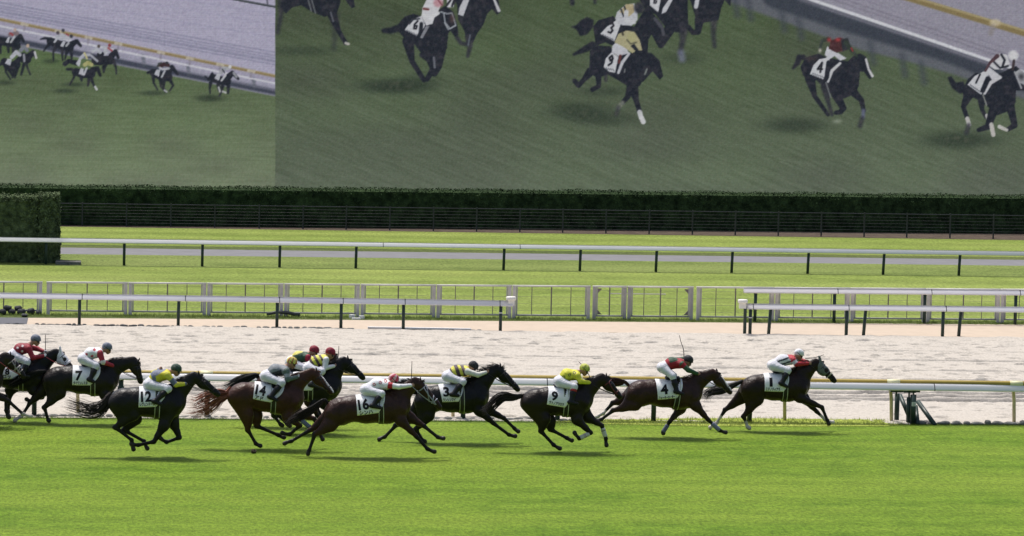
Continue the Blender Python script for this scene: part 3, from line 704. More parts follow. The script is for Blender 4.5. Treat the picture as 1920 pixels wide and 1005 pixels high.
poly(f((560, -60), (640, 60), (720, 110), (790, 200), (820, 240), (930, 245), (968, 215), (962, 60), (965, -60)), DK); stroke(f((930, 210), (925, 300), (905, 400)), [20, 11, 8], DK2, .85, 3); stroke(f((912, 400), (920, 445)), 13, (112, 116, 140), .7, 4); stroke(f((820, 230), (760, 340)), [20, 12], DK)
poly(f((680, -60), (770, -60), (740, 92), (678, 40)), WH); digit('6', *f((720, 0))[0], 14); poly(f((860, -60), (880, -60), (800, 90), (765, 105), (775, 60)), PW_)
poly(f((960, -60), (1000, 60), (1035, 180), (1140, 162), (1195, 150), (1215, 60), (1240, 0), (1285, 50), (1290, -60)), DK); stroke(f((1050, 150), (1040, 240), (1000, 245), (970, 205)), [18, 11, 9, 9], DK); stroke(f((1160, 150), (1155, 250), (1165, 350)), [14, 9, 7], DK2, .8, 3); stroke(f((1040, -30), (1025, 50)), 8, PW_); stroke(f((92, -30), (92, 25)), 9, DK, .9, 2); stroke(f((262, -30), (264, 20)), 6, DK, .8, 2)
poly(f((255, 150), (205, 128), (160, 150), (120, 190), (80, 200), (125, 225), (150, 272), (200, 262), (250, 205)), DK, 1, 1)
poly(f((250, 200), (290, 152), (400, 120), (450, 170), (560, 200), (620, 100), (650, 40), (700, 100), (770, 180), (797, 250), (770, 340), (735, 345), (690, 260), (665, 300), (660, 420), (400, 345), (340, 320), (270, 345)), DK); stroke(f((715, 140), (770, 210), (780, 260)), 6, (96, 96, 104), .6)
poly(f((303, 255), (355, 200), (425, 152), (455, 190), (410, 312)), WH); digit('3', *f((385, 212))[0], 19); scrib(f, ((320, 262), (405, 300)))
poly(f((415, 140), (430, 90), (495, 35), (560, 25), (585, 100), (585, 150), (540, 195), (440, 185)), (172, 174, 184)); poly(f((445, 90), (500, 32), (555, 30), (560, 90), (520, 125)), (166, 152, 118)); stroke(f((460, 70), (480, 125)), 3, DK); stroke(f((485, 50), (505, 110)), 3, DK); stroke(f((500, 90), (495, 150), (560, 170)), [8, 8, 6], (184, 186, 194)); blob(*f((598, 60))[0], 10.5, 11.5, (46, 48, 58), 1, 3)
stroke(f((245, 340), (190, 370), (105, 410)), [14, 12, 5], DK, 1, 1.5)
poly(f((225, 385), (280, 342), (380, 348), (420, 420), (520, 400), (620, 388), (690, 400), (750, 455), (778, 575), (752, 602), (700, 540), (650, 560), (600, 650), (520, 655), (430, 600), (360, 562), (280, 588), (220, 548)), DK)
stroke(f((230, 540), (180, 600), (140, 645), (110, 610)), [17, 9, 9, 9], DK); stroke(f((290, 570), (292, 650), (245, 675)), [12, 8, 9], DK); stroke(f((345, 565), (345, 605)), 6, DK2, .8, 2); stroke(f((540, 640), (510, 730), (470, 775)), [18, 10, 8], DK); stroke(f((470, 775), (440, 810)), 8, (120, 124, 112), .8, 2); stroke(f((440, 810), (425, 860)), 8, DK2, .6, 3); stroke(f((545, 640), (575, 760), (600, 840)), [22, 10, 9], DK); stroke(f((600, 845), (612, 885)), 9, (178, 182, 186)); stroke(f((615, 890), (628, 918)), 9, (196, 198, 202))
stroke(f((620, 600), (690, 520)), 8, DK); stroke(f((640, 560), (655, 520)), 3, (116, 122, 118))
poly(f((330, 505), (345, 440), (390, 392), (440, 430), (415, 548), (370, 540)), WH); digit('9', *f((382, 455))[0], 19); scrib(f, ((345, 515), (410, 528))); stroke(f((520, 405), (470, 470), (440, 548)), [5, 6, 5], PW_); stroke(f((490, 520), (485, 545)), 2, (120, 124, 124))
poly(f((390, 390), (395, 345), (430, 310), (500, 360), (520, 400), (440, 425)), (180, 182, 194)); poly(f((410, 320), (440, 255), (500, 230), (560, 240), (600, 300), (620, 380), (595, 380), (560, 330), (530, 345), (568, 385), (545, 400), (480, 355)), (160, 154, 118)); blob(*f((540, 285))[0], 9.5, 11, (160, 156, 112), 1, 3); stroke(f((505, 300), (530, 330), (575, 320)), 3, (96, 94, 76)); stroke(f((455, 420), (445, 470)), 5, (94, 52, 52)); stroke(f((470, 245), (475, 262)), 4, (70, 66, 58))
f = T(1440, 30, 4.0)
shadow(*f((200, 820))[0], 56, 13, .5); shadow(*f((1440, 930))[0], 66, 15, .55)
stroke(f((265, 310), (235, 310), (222, 350), (190, 392)), [10, 11, 10, 5], DK, 1, 1.5)
poly(f((243, 380), (285, 310), (380, 282), (450, 312), (600, 340), (640, 300), (690, 280), (735, 305), (770, 395), (787, 455), (762, 477), (720, 420), (690, 415), (682, 520), (655, 585), (560, 622), (495, 605), (430, 545), (360, 480), (340, 510), (300, 495), (260, 440)), DK); blob(*f((330, 320))[0], 14, 6, (66, 56, 58), .6)
stroke(f((315, 470), (350, 600), (450, 740)), [19, 9, 7], DK); stroke(f((430, 530), (450, 640), (480, 740)), [17, 8, 6], DK2, .9, 2); stroke(f((510, 590), (565, 690), (545, 720), (510, 725)), [18, 12, 9, 8], DK); stroke(f((640, 570), (700, 630), (718, 710)), [16, 10, 8], DK); stroke(f((716, 710), (712, 760)), 7, (92, 98, 122), .9, 2); stroke(f((705, 770), (690, 825)), 8, DK2, .8, 3); blob(*f((520, 790))[0], 8, 4, (150, 158, 140), .7)
poly(f((315, 435), (340, 370), (385, 325), (450, 310), (470, 345), (425, 478)), WH); digit('4', *f((390, 385))[0], 19); scrib(f, ((330, 430), (420, 462))); stroke(f((540, 355), (480, 410), (450, 490)), [5, 6, 5], (180, 182, 186)); stroke(f((455, 350), (440, 460), (430, 480)), [9, 9, 8], DK); stroke(f((435, 500), (470, 610)), 2, (112, 116, 116))
poly(f((425, 290), (445, 225), (480, 260), (530, 280), (590, 318), (540, 335), (500, 300), (460, 325)), (184, 186, 198)); poly(f((455, 245), (470, 185), (540, 160), (590, 175), (620, 235), (575, 262), (510, 275)), (72, 44, 48)); poly(f((545, 170), (600, 165), (625, 240), (560, 268)), (44, 48, 54)); stroke(f((390, 245), (405, 185), (450, 172)), [5, 6, 8], (52, 62, 56)); stroke(f((585, 200), (630, 260), (665, 300)), [9, 7, 5], (50, 60, 54)); blob(*f((390, 258))[0], 3, 4, (176, 168, 160)); blob(*f((458, 178))[0], 4, 4, (150, 50, 56)); blob(*f((525, 178))[0], 5, 3.5, (164, 56, 60)); stroke(f((625, 240), (635, 262)), 3, (140, 52, 56)); stroke(f((735, 325), (755, 400), (783, 450)), [4, 4, 5], (190, 190, 194))
poly(f((1345, 460), (1375, 450), (1410, 500), (1465, 490), (1490, 560), (1440, 585), (1380, 540)), DK, 1, 1)
poly(f((1455, 560), (1500, 470), (1560, 425), (1700, 450), (1800, 400), (1860, 375), (1980, 470), (2100, 560), (2080, 620), (1960, 560), (1860, 560), (1858, 640), (1840, 700), (1720, 745), (1660, 690), (1600, 640), (1540, 612), (1480, 650)), DK)
stroke(f((1500, 600), (1465, 680), (1495, 770)), [18, 9, 8], DK); stroke(f((1495, 770), (1508, 815)), 8, (172, 170, 168)); stroke(f((1505, 820), (1488, 875)), 8, DK2, .8, 3); stroke(f((1600, 630), (1605, 700), (1635, 760)), [14, 8, 7], DK); stroke(f((1640, 745), (1650, 775)), 6, (176, 174, 172)); stroke(f((1690, 710), (1650, 830), (1580, 855)), [18, 12, 8], DK); stroke(f((1675, 815), (1690, 890)), 8, (176, 172, 168)); stroke(f((1820, 690), (1850, 820), (1800, 850)), [16, 11, 8], DK); stroke(f((1790, 855), (1735, 830)), [6, 7], (178, 176, 172))
poly(f((1497, 515), (1550, 450), (1640, 405), (1665, 470), (1600, 590)), WH); digit('1', *f((1575, 470))[0], 17, .6); scrib(f, ((1515, 515), (1595, 570))); stroke(f((1745, 460), (1670, 500), (1625, 580)), [5, 7, 5], (184, 184, 190)); stroke(f((1650, 470), (1610, 560)), [10, 9], DK); stroke(f((1612, 590), (1640, 670)), 2.2, (136, 138, 134))
poly(f((1630, 400), (1660, 385), (1745, 450), (1735, 470), (1680, 480)), (186, 186, 196)); poly(f((1655, 370), (1690, 305), (1740, 282), (1790, 290), (1815, 360), (1760, 400), (1700, 400)), (190, 190, 196)); stroke(f((1690, 340), (1740, 390), (1800, 375)), 4, DK); stroke(f((1750, 290), (1775, 330), (1760, 375)), 4.5, DK); stroke(f((1720, 300), (1665, 350), (1630, 412)), [8, 5, 4], (72, 52, 60)); blob(*f((1840, 296))[0], 10, 10, (206, 206, 210), 1, 3); stroke(f((1845, 335), (1835, 400)), 5, (60, 52, 56)); poly(f((1855, 420), (1890, 395), (1960, 460), (1975, 540), (1930, 520), (1885, 500)), (150, 152, 158)); blob(*f((1900, 455))[0], 6, 7, (64, 66, 72)); stroke(f((1850, 420), (1900, 540)), 3, (150, 152, 158))
# left picture
LB = sl_(SX0, SY0, 515.6, SY1); sub = IMG[LB]; yy = gy[LB[0]]; xx = gx[:, LB[1]]
t = np.clip((yy-100)/250, 0, 1)[..., None]; tmp = np.array([82, 100, 66])*(1-t)+np.array([111, 123, 97])*t
tmp = np.broadcast_to(tmp, sub.shape).copy(); tmp += streak(sub.shape[:2], 40, 3, 5.0, 10)[..., None]+np.array([.6, 1, .3])*vnoise(sub.shape[1], sub.shape[0], 90, 40).T[..., None]*12
IMG[LB] = tmp; SAVE = IMG[:, int(515.6)-SX0+1:].copy()
gr = lambda x: 73+x*(178-73)/505 if x > 0 else 73+x*.17
def band(y0, y1, col, a=1, soft=1):
    poly([(SX0, y0(SX0)), (530, y0(530)), (530, y1(530)), (SX0, y1(SX0))], col, a, soft)
wr = lambda x: 48.6+x*.2085; yr = lambda x: 36.4+x*.2065
band(lambda x: -400, gr, (150, 148, 168)); band(lambda x: gr(x)-13, lambda x: gr(x)-2, (58, 63, 78), .95, 2)
for x in (268, 352, 475, 120, 30): stroke([(x, gr(x)-26), (x+2, gr(x)-8)], 7, (80, 86, 96), .7, 2)
for k_ in (9, 14): band(lambda x: wr(x)+k_-1, lambda x: wr(x)+k_+1, (132, 130, 148), .7)
band(lambda x: -400, lambda x: wr(x)-4, (160, 156, 180)); band(lambda x: wr(x)-1.5, lambda x: wr(x)+1.7, (204, 204, 220))
band(lambda x: yr(x)+2, lambda x: wr(x)-2.5, (148, 143, 165), .8)
for o_ in (0, 5, 7.5, 12, 17, 23): band(lambda x: 27-o_*1.0+x*.181, lambda x: 28.6-o_*1.0+x*.181, (104, 106, 130), .75)
for o_, a_ in ((38, .35), (62, .25), (80, .3)): band(lambda x: -o_+22+x*.165, lambda x: -o_+23.5+x*.165, (120, 120, 146), a_)
nz = np.clip(streak((PH, PW), 22, 2, 5.5, 1.0)-.16, 0, 1)*26
msk = (gy < yr(gx)-30) & (gx < 515); IMG -= (nz*msk)[..., None]
band(lambda x: yr(x)-2.6, lambda x: yr(x)+2.6, (134, 116, 76)); band(lambda x: yr(x)-3, lambda x: yr(x)-1.2, (164, 148, 108), .8)
for x in (46, 110, 166, 222, 302, 356, 413, 471): stroke([(x-5, yr(x-5)), (x+5, yr(x+5))], 5.5, (176, 168, 150), .9, 1); stroke([(x, yr(x)+3), (x-1, yr(x)+11)], 4, (118, 112, 122), .6, 1.5)
stroke([(420, -5), (470, 4.5), (530, 15.5)], 4, (62, 68, 72)); stroke([(500, -3), (502, 8)], 3, (90, 90, 104))
def runner(f, hind, fore, body, neck, cl, jt, jh, jcol, hcol, tail=None, extra=()):
    if tail: stroke(f(*tail), [5, 5, 2.5][:len(tail)] if len(tail) <= 3 else 4, DK, 1, 1)
    for L_ in hind+fore: stroke(f(*L_), [7, 4, 3, 2.8][:len(L_)], DK, .95, 1)
    stroke(f(*body), [15, 16, 16.5][:len(body)], DK); stroke(f(*neck), [12, 8, 5.2][:len(neck)], DK)
    if cl: poly(f(*cl), (174, 176, 186), .95)
    stroke(f(*jt), [7.5, 7.5, 7][:len(jt)], jcol); blob(*f(jh)[0], 3.2, 3.4, hcol, 1, 3)
    for c_, w_, P_2 in extra: stroke(f(*P_2), w_, c_, .9)
f = T(0, 30, 5.912)
for x, y, rx in ((560, 500, 14), (820, 760, 22), (720, 830, 22), (60, 740, 16)): shadow(*f((x, y))[0], rx, 4, .5)
jw = (162, 164, 174)
runner(f, [((0, 330), (5, 410))], [((90, 330), (95, 400)), ((150, 350), (145, 420))], [(0, 280), (150, 300), (180, 330)], [(190, 270), (225, 220), (262, 280)], ((60, 290), (85, 240), (110, 235), (95, 300)), ((110, 205), (150, 200), (190, 190)), (165, 155), (120, 104, 110), (176, 150, 140), None, (((150, 60, 66), 4, ((115, 190), (140, 210))), ((170, 172, 178), 4, ((120, 290), (160, 230)))))
runner(f, [((280, 480), (235, 650))], [((290, 500), (300, 560), (335, 650))], [(260, 450), (300, 480)], [(330, 440), (365, 400), (395, 450)], None, ((230, 380), (270, 340), (300, 380)), (308, 330), (112, 116, 128), (186, 160, 138), None, (((190, 190, 196), 4, ((385, 400), (402, 465))), ((150, 152, 160), 4, ((265, 430), (270, 500)))))
runner(f, [((60, 540), (65, 620), (115, 700)), ((90, 580), (130, 650))], [((150, 600), (140, 680)), ((190, 580), (165, 680))], [(50, 510), (120, 560), (180, 540)], [(180, 520), (225, 460), (240, 500)], ((55, 525), (85, 470), (130, 480), (115, 550)), ((130, 455), (180, 400), (220, 430)), (150, 440), jw, jw, ((40, 500), (0, 540)))
runner(f, [((540, 320), (510, 350), (485, 390)), ((610, 360), (590, 400), (592, 490))], [((690, 370), (690, 440), (695, 490)), ((740, 390), (730, 440), (720, 480)), ((790, 380), (795, 470))], [(560, 280), (660, 320), (770, 350)], [(800, 310), (850, 280), (895, 330)], ((590, 290), (620, 245), (640, 260), (610, 300)), ((640, 230), (690, 240), (720, 230)), (640, 185), jw, (62, 56, 64), ((540, 250), (500, 245), (450, 258)))
runner(f, [], [], [(690, 330), (740, 340)], [(760, 320), (780, 310)], ((665, 330), (700, 275), (730, 285), (700, 345)), ((690, 215), (730, 240), (770, 250)), (700, 160), jw, (58, 60, 70), None, (((170, 172, 180), 4, ((735, 330), (760, 300))), ((140, 60, 66), 3, ((735, 200), (760, 215)))))
blob(*f((790, 225))[0], 3.2, 3.6, (50, 52, 60), 1, 3)
runner(f, [((1150, 560), (1150, 620))], [((1180, 520), (1150, 600)), ((1260, 500), (1285, 570), (1290, 640))], [(1060, 500), (1120, 490), (1220, 490)], [(1240, 440), (1280, 390), (1310, 460)], None, ((1170, 400), (1160, 350), (1200, 360)), (1215, 325), jw, (132, 52, 56), None, (((150, 60, 66), 3.5, ((1200, 355), (1240, 385))), ((165, 166, 176), 4, ((1165, 430), (1190, 400)))))
runner(f, [], [], [(1060, 490), (1110, 500)], [(1110, 430), (1130, 420)], None, ((1030, 390), (1070, 370), (1110, 400)), (1095, 335), jw, (78, 72, 66), None, (((168, 170, 180), 4, ((1000, 430), (1080, 500))),))
runner(f, [((830, 620), (820, 680), (775, 760)), ((900, 680), (905, 715))], [((990, 680), (975, 770)), ((1010, 690), (1040, 770), (1065, 810))], [(840, 620), (930, 640), (1010, 640)], [(1030, 600), (1080, 580), (1112, 660)], ((870, 640), (895, 575), (930, 585), (920, 660)), ((940, 540), (970, 520), (1015, 540)), (985, 525), (160, 158, 104), (150, 150, 92), ((800, 590), (745, 590)), (((188, 192, 196), 4, ((1055, 785), (1072, 815))), ((178, 180, 188), 4, ((960, 580), (930, 650)))))
stroke(f((720, 530), (760, 500), (850, 520)), [9, 8, 10], DK); poly(f((840, 530), (870, 480), (900, 490), (880, 565)), (170, 172, 182)); stroke(f((890, 470), (930, 430), (985, 430)), 6, jw); stroke(f((935, 410), (965, 470)), 3, (190, 180, 120))
f = T(250, 60, 6.282)
shadow(*f((230, 720))[0], 26, 4.5, .5); shadow(*f((900, 780))[0], 24, 6, .6)
runner(f, [((235, 520), (240, 600), (285, 680)), ((320, 560), (325, 640), (375, 700))], [((360, 580), (355, 660), (385, 705)), ((440, 580), (470, 630), (430, 690))], [(240, 480), (330, 520), (410, 530)], [(420, 460), (455, 410), (520, 495)], ((245, 500), (270, 445), (320, 440), (300, 525)), ((320, 400), (360, 380), (410, 390)), (395, 365), (58, 40, 44), (44, 46, 54), ((215, 460), (170, 480)), (((56, 62, 58), 3, ((285, 405), (300, 370), (330, 365))), ((178, 180, 188), 4, ((310, 420), (345, 440), (420, 430))), ((180, 182, 188), 3.5, ((370, 460), (335, 530))), ((180, 182, 186), 3, ((365, 685), (395, 705)))))
runner(f, [((910, 600), (900, 660), (905, 720)), ((1000, 620), (1010, 690))], [((1050, 640), (1040, 700), (1012, 755)), ((1120, 640), (1115, 720))], [(940, 540), (1030, 570), (1100, 580)], [(1130, 520), (1165, 480), (1235, 550)], ((955, 545), (985, 490), (1030, 490), (1010, 575)), ((1030, 480), (1070, 430), (1110, 430)), (1138, 410), (150, 152, 160), (204, 204, 210), ((930, 490), (890, 560), (845, 520)), (((186, 188, 194), 4, ((1085, 510), (1040, 570))), ((44, 46, 54), 2.5, ((1050, 440), (1075, 480))), ((150, 152, 160), 4, ((1180, 480), (1215, 530))), ((186, 186, 190), 3, ((1050, 700), (1090, 715))), ((186, 186, 190), 3, ((1005, 650), (1020, 705)))))
IMG[:, int(515.6)-SX0+1:] = SAVE
soft_ = blur(IMG, 1); IMG = IMG*.88+soft_*.12; IMG = IMG.mean(-1, keepdims=True)*.14+IMG*.86; IMG = np.where(IMG > 175, 175+(IMG-175)*.6, IMG); ch_ = (np.abs(gx-515) < 99999) & (IMG.min(-1) > 120); IMG = IMG+(ch_[..., None])*vnoise(PW, PH, 3, 2).T[..., None]*14
dark_ = (IMG.mean(-1) < 62)[..., None]; IMG = IMG+dark_*(np.clip(vnoise(PW, PH, 7, 6).T+.1, 0, 1)[..., None]*np.array([26, 20, 18])+vnoise(PW, PH, 3, 3).T[..., None]*7)
IMG[::48] *= .965; IMG[:, ::48] *= .975
IMG += RNG.normal(0, 4.2, IMG.shape[:2])[..., None]+RNG.normal(0, 1.8, IMG.shape)+vnoise(PW, PH, 3, 3).T[..., None]*7
IMG *= (1-.03*((np.arange(PH)//2) % 2))[:, None, None]
# the display stands parallel to the hedge, a few metres behind it
Lscr = Line(0, 421, 1900, 438); YS = 7.0
def on_screen(px, py):
    d = ray(px, py); n = np.array([-kh, 1.0]); c0 = Lscr.a[:2]+np.array([0, YS]); s_ = ((c0-CAM[:2])@n)/(d[:2]@n); return CAM+d*s_
SL, SRt = on_screen(SX0+20, 372), on_screen(SX1-20, 378)
zb_ = min(SL[2], SRt[2])-.9; zt_ = on_screen(960, -60)[2]
nxs, nzs = 1500, 280
uu = np.linspace(0, 1, nxs); zz = np.linspace(zb_, zt_, nzs)
PX = SL[0]+(SRt[0]-SL[0])*uu; PYs = SL[1]+(SRt[1]-SL[1])*uu
GX, GZ = np.meshgrid(PX, zz, indexing='ij'); GY = np.repeat(PYs[:, None], nzs, 1); V = np.stack([GX, GY, GZ], -1).reshape(-1, 3)
q = V-CAM; dd = q@fwd; ix = 960+FPX*(q@rgt)/dd-SX0-.5; iy = 502.5-FPX*(q@upv)/dd-SY0-.5
ix = np.clip(ix, 0, PW-1.01); iy = np.clip(iy, 0, PH-1.01); i0, j0 = ix.astype(int), iy.astype(int); a_, b_ = (ix-i0)[:, None], (iy-j0)[:, None]
c = (IMG[j0, i0]*(1-a_)+IMG[j0, i0+1]*a_)*(1-b_)+(IMG[j0+1, i0]*(1-a_)+IMG[j0+1, i0+1]*a_)*b_
c = np.clip(c/255, 0, 1); c = np.where(c > .04045, ((c+.055)/1.055)**2.4, c/12.92)
I = np.arange(nxs*nzs).reshape(nxs, nzs); Q = np.stack([I[:-1, :-1], I[1:, :-1], I[1:, 1:], I[:-1, 1:]], -1).reshape(-1, 4)
m = bpy.data.materials.new('led_display'); m.use_nodes = True; t = m.node_tree; b = t.nodes['Principled BSDF']
at = t.nodes.new('ShaderNodeAttribute'); at.attribute_name = 'Col'; t.links.new(at.outputs['Color'], b.inputs['Emission Color'])
b.inputs['Emission Strength'].default_value = SCREEN_GAIN; b.inputs['Base Color'].default_value = (.01, .01, .01, 1); b.inputs['Roughness'].default_value = .9
b.inputs['Specular IOR Level'].default_value = 0.0
m.cycles.emission_sampling = 'NONE'
vs = empty('video_screen', tuple((SL+SRt)/2*np.array([1, 1, 0]))); tag(vs, 'giant outdoor video screen showing two live views of the race, behind the long hedge', 'video screen')
link('display', npmesh('display', V, Q, False, c), m, vs)
e = (SRt-SL)*np.array([1, 1, 0]); Ls = np.linalg.norm(e); e /= Ls; nrm = np.array([-e[1], e[0], 0]); rz = math.atan2(e[1], e[0])
mid = (SL+SRt)/2; mb = MB()
mb.box((*(mid+nrm*.7)[:2], (zb_+zt_)/2), (Ls+.8, 1.3, zt_-zb_+.8), 0, rz); mb.build('casing', M['casing'], vs)
for s_ in (-.42, -.14, .14, .42):
    mb = MB(); p = mid+e*Ls*s_+nrm*.8; mb.box((p[0], p[1], zb_/2), (1.2, 1.0, zb_), 0, rz); mb.build('support_column', M['casing'], vs)

# ------------------------------------------------------------------ implicit surfaces -> one continuous mesh per body
def rc_sdf(P, a, b, r1, r2):
    ba = b-a; l2 = float(ba@ba); rr = r1-r2
    if l2 <= rr*rr+1e-9:
        c, r = (a, r1) if r1 > r2 else (b, r2); return np.sqrt(((P-c)**2).sum(-1))-r
    a2 = l2-rr*rr; il2 = 1/l2; pa = P-a; y = pa@ba; z = y-l2
    x2 = ((pa*l2-y[..., None]*ba)**2).sum(-1); y2 = y*y*l2; z2 = z*z*l2; k = np.sign(rr)*rr*rr*x2
    out = (np.sqrt(x2*a2*il2)+y*rr)*il2-r1
    m2 = np.sign(y)*a2*y2 < k; out = np.where(m2, np.sqrt(x2+y2)*il2-r1, out)
    m1 = np.sign(z)*a2*z2 > k; return np.where(m1, np.sqrt(x2+z2)*il2-r2, out)
class Prim:
    def __init__(s, a, b, ra, rb, tag, ys=1.0, k=.03, y0=None):
        s.a = np.asarray(a, float); s.b = np.asarray(b, float); s.ra, s.rb, s.tag, s.ys, s.k = ra, rb, tag, ys, k
        s.y0 = (s.a[1]+s.b[1])/2 if y0 is None else y0
        sc = lambda p: np.array([p[0], s.y0+(p[1]-s.y0)/s.ys, p[2]]); s.A, s.B = sc(s.a), sc(s.b)
    def sdf(s, P):
        Q = P.copy(); Q[..., 1] = s.y0+(P[..., 1]-s.y0)/s.ys
        d = rc_sdf(Q, s.A, s.B, s.ra, s.rb); return d*min(1.0, s.ys) if s.ys < 1 else d
    def box(s, pad):
        R = max(s.ra, s.rb)+pad; lo = np.minimum(s.a, s.b)-R; hi = np.maximum(s.a, s.b)+R
        ry = max(s.ra, s.rb)*s.ys+pad; lo[1] = min(s.a[1], s.b[1])-ry; hi[1] = max(s.a[1], s.b[1])+ry; return lo, hi
def smin(a, b, k):
    h = np.maximum(k-np.abs(a-b), 0)/k; return np.minimum(a, b)-h*h*k/4
def field(prims, P):
    d = None
    for p in prims: e = p.sdf(P); d = e if d is None else smin(d, e, p.k)
    return d
def mesh_sdf(prims, h, cut=None):
    bx = [p.box(.06) for p in prims]; lo = np.min([b[0] for b in bx], 0); hi = np.max([b[1] for b in bx], 0)
    n = np.ceil((hi-lo)/h).astype(int)+1; ax = [lo[i]+h*np.arange(n[i]) for i in range(3)]
    F = np.full(n, .5)
    for p in prims:
        a, b = p.box(p.k+2.5*h); i0 = np.maximum(((a-lo)/h).astype(int), 0); i1 = np.minimum(((b-lo)/h).astype(int)+2, n)
        sl = tuple(slice(i0[i], i1[i]) for i in range(3))
        P = np.stack(np.meshgrid(*[ax[i][sl[i]] for i in range(3)], indexing='ij'), -1)
        F[sl] = smin(F[sl], p.sdf(P), p.k)
    if cut is not None: F = np.maximum(F, cut(np.stack(np.meshgrid(*ax, indexing='ij'), -1)))
    F[0], F[-1] = .5, .5; F[:, 0], F[:, -1] = .5, .5; F[:, :, 0], F[:, :, -1] = .5, .5
    s = F < 0; cs = [(x, y, z) for x in (0, 1) for y in (0, 1) for z in (0, 1)]
    sub = lambda A, c: A[c[0]:A.shape[0]-1+c[0], c[1]:A.shape[1]-1+c[1], c[2]:A.shape[2]-1+c[2]]
    cnt = sum(sub(s, c).astype(int) for c in cs); act = (cnt > 0) & (cnt < 8)
    I = np.nonzero(act); N = len(I[0]); idx = np.full(act.shape, -1); idx[act] = np.arange(N)
    base = np.stack(I, 1); pos = np.zeros((N, 3)); c2 = np.zeros(N)
    for c in cs:
        for d in range(3):
            if c[d]: continue
            e = list(c); e[d] = 1
            f0 = F[base[:, 0]+c[0], base[:, 1]+c[1], base[:, 2]+c[2]]; f1 = F[base[:, 0]+e[0], base[:, 1]+e[1], base[:, 2]+e[2]]
            cr = (f0 < 0) != (f1 < 0); t = np.where(cr, f0/np.where(cr, f0-f1, 1), 0)
            q = np.tile(np.array(c, float), (N, 1)); q[:, d] += t; pos += q*cr[:, None]; c2 += cr
    V = lo+h*(base+pos/c2[:, None]); Q = []
    for d in range(3):
        o1, o2 = [(1, 2), (2, 0), (0, 1)][d]
        s0 = [slice(1, -1)]*3; s0[d] = slice(0, -1); s1 = [slice(1, -1)]*3; s1[d] = slice(1, None)
        A, B = s[tuple(s0)], s[tuple(s1)]; J = np.stack(np.nonzero(A != B), 1)
        if not len(J): continue
        fl = A[tuple(J.T)]; off = np.ones(3, int); off[d] = 0; J = J+off
        def cell(u, v): K = J.copy(); K[:, o1] += u; K[:, o2] += v; return idx[tuple(K.T)]
        q = np.stack([cell(-1, -1), cell(0, -1), cell(0, 0), cell(-1, 0)], 1)
        q[~fl] = q[~fl][:, ::-1]; Q.append(q)
    return V, np.concatenate(Q)
def near_tag(prims, V):
    D = np.stack([p.sdf(V) for p in prims], 1); return D.argmin(1), D
def smooth_cols(V, Q, C, it=2):
    E = np.concatenate([Q[:, [0, 1]], Q[:, [1, 2]], Q[:, [2, 3]], Q[:, [3, 0]]]); n = len(V)
    for _ in range(it):
        A = np.zeros_like(C); k = np.zeros(n)
        for a, b in ((0, 1), (1, 0)): np.add.at(A, E[:, a], C[E[:, b]]); np.add.at(k, E[:, a], 1)
        C = .4*C+.6*A/np.maximum(k, 1)[:, None]
    return C
def raycast_y(prims, X, Z, y0, side=-1, far=.62, off=0.0):
    P = np.stack([X, np.full(X.shape, y0+side*far), Z], -1).astype(float)
    for _ in range(46):
        d = field(prims, P); P[..., 1] += -side*np.clip(d*.6, -.03, .05)
    y = P[..., 1]; y = np.where(side*(y-y0) < .005, y0+side*.005, y); return y+side*off
def strands(paths, rad, ncol, name, parent, matname='hair'):
    V, F, C = [], [], []
    for P, r, col in zip(paths, rad, ncol):
        P = np.asarray(P); n = len(P); o = len(V); ph = random.random()*6
        for i, p in enumerate(P):
            w = r*(1-(i/(n-1))**2*.92); t = P[min(i+1, n-1)]-P[max(i-1, 0)]; t = t/(np.linalg.norm(t)+1e-9)
            a = np.cross(t, [.1, 1, .2]); a /= np.linalg.norm(a)+1e-9; b = np.cross(a, t)
            for k in range(3): g_ = ph+k*2.094; V.append(p+(a*math.cos(g_)+b*math.sin(g_))*w); C.append(col)
        for i in range(n-1):
            for k in range(3): F.append((o+i*3+k, o+i*3+(k+1) % 3, o+(i+1)*3+(k+1) % 3, o+(i+1)*3+k))
    return link(name, npmesh(name, np.array(V), np.array(F), True, np.array(C)), M[matname], parent)
def spline(P, n):
    P = np.asarray(P, float); m = len(P); out = []
    for t in np.linspace(0, m-1-1e-6, n):
        i = int(t); f = t-i; p0, p1, p2, p3 = P[max(i-1, 0)], P[i], P[i+1], P[min(i+2, m-1)]
        out.append(.5*(2*p1+(p2-p0)*f+(2*p0-5*p1+4*p2-p3)*f*f+(3*p1-p0-3*p2+p3)*f**3))
    return np.array(out)
def text_mesh(txt, bold):
    c = bpy.data.curves.new('t', 'FONT'); c.body = txt; c.offset = bold; c.resolution_u = 4
    o = bpy.data.objects.new('t', c); COL.objects.link(o); bpy.context.view_layer.update()
    me = bpy.data.meshes.new_from_object(o.evaluated_get(bpy.context.evaluated_depsgraph_get()))
    bpy.data.objects.remove(o); bpy.data.curves.remove(c); return me

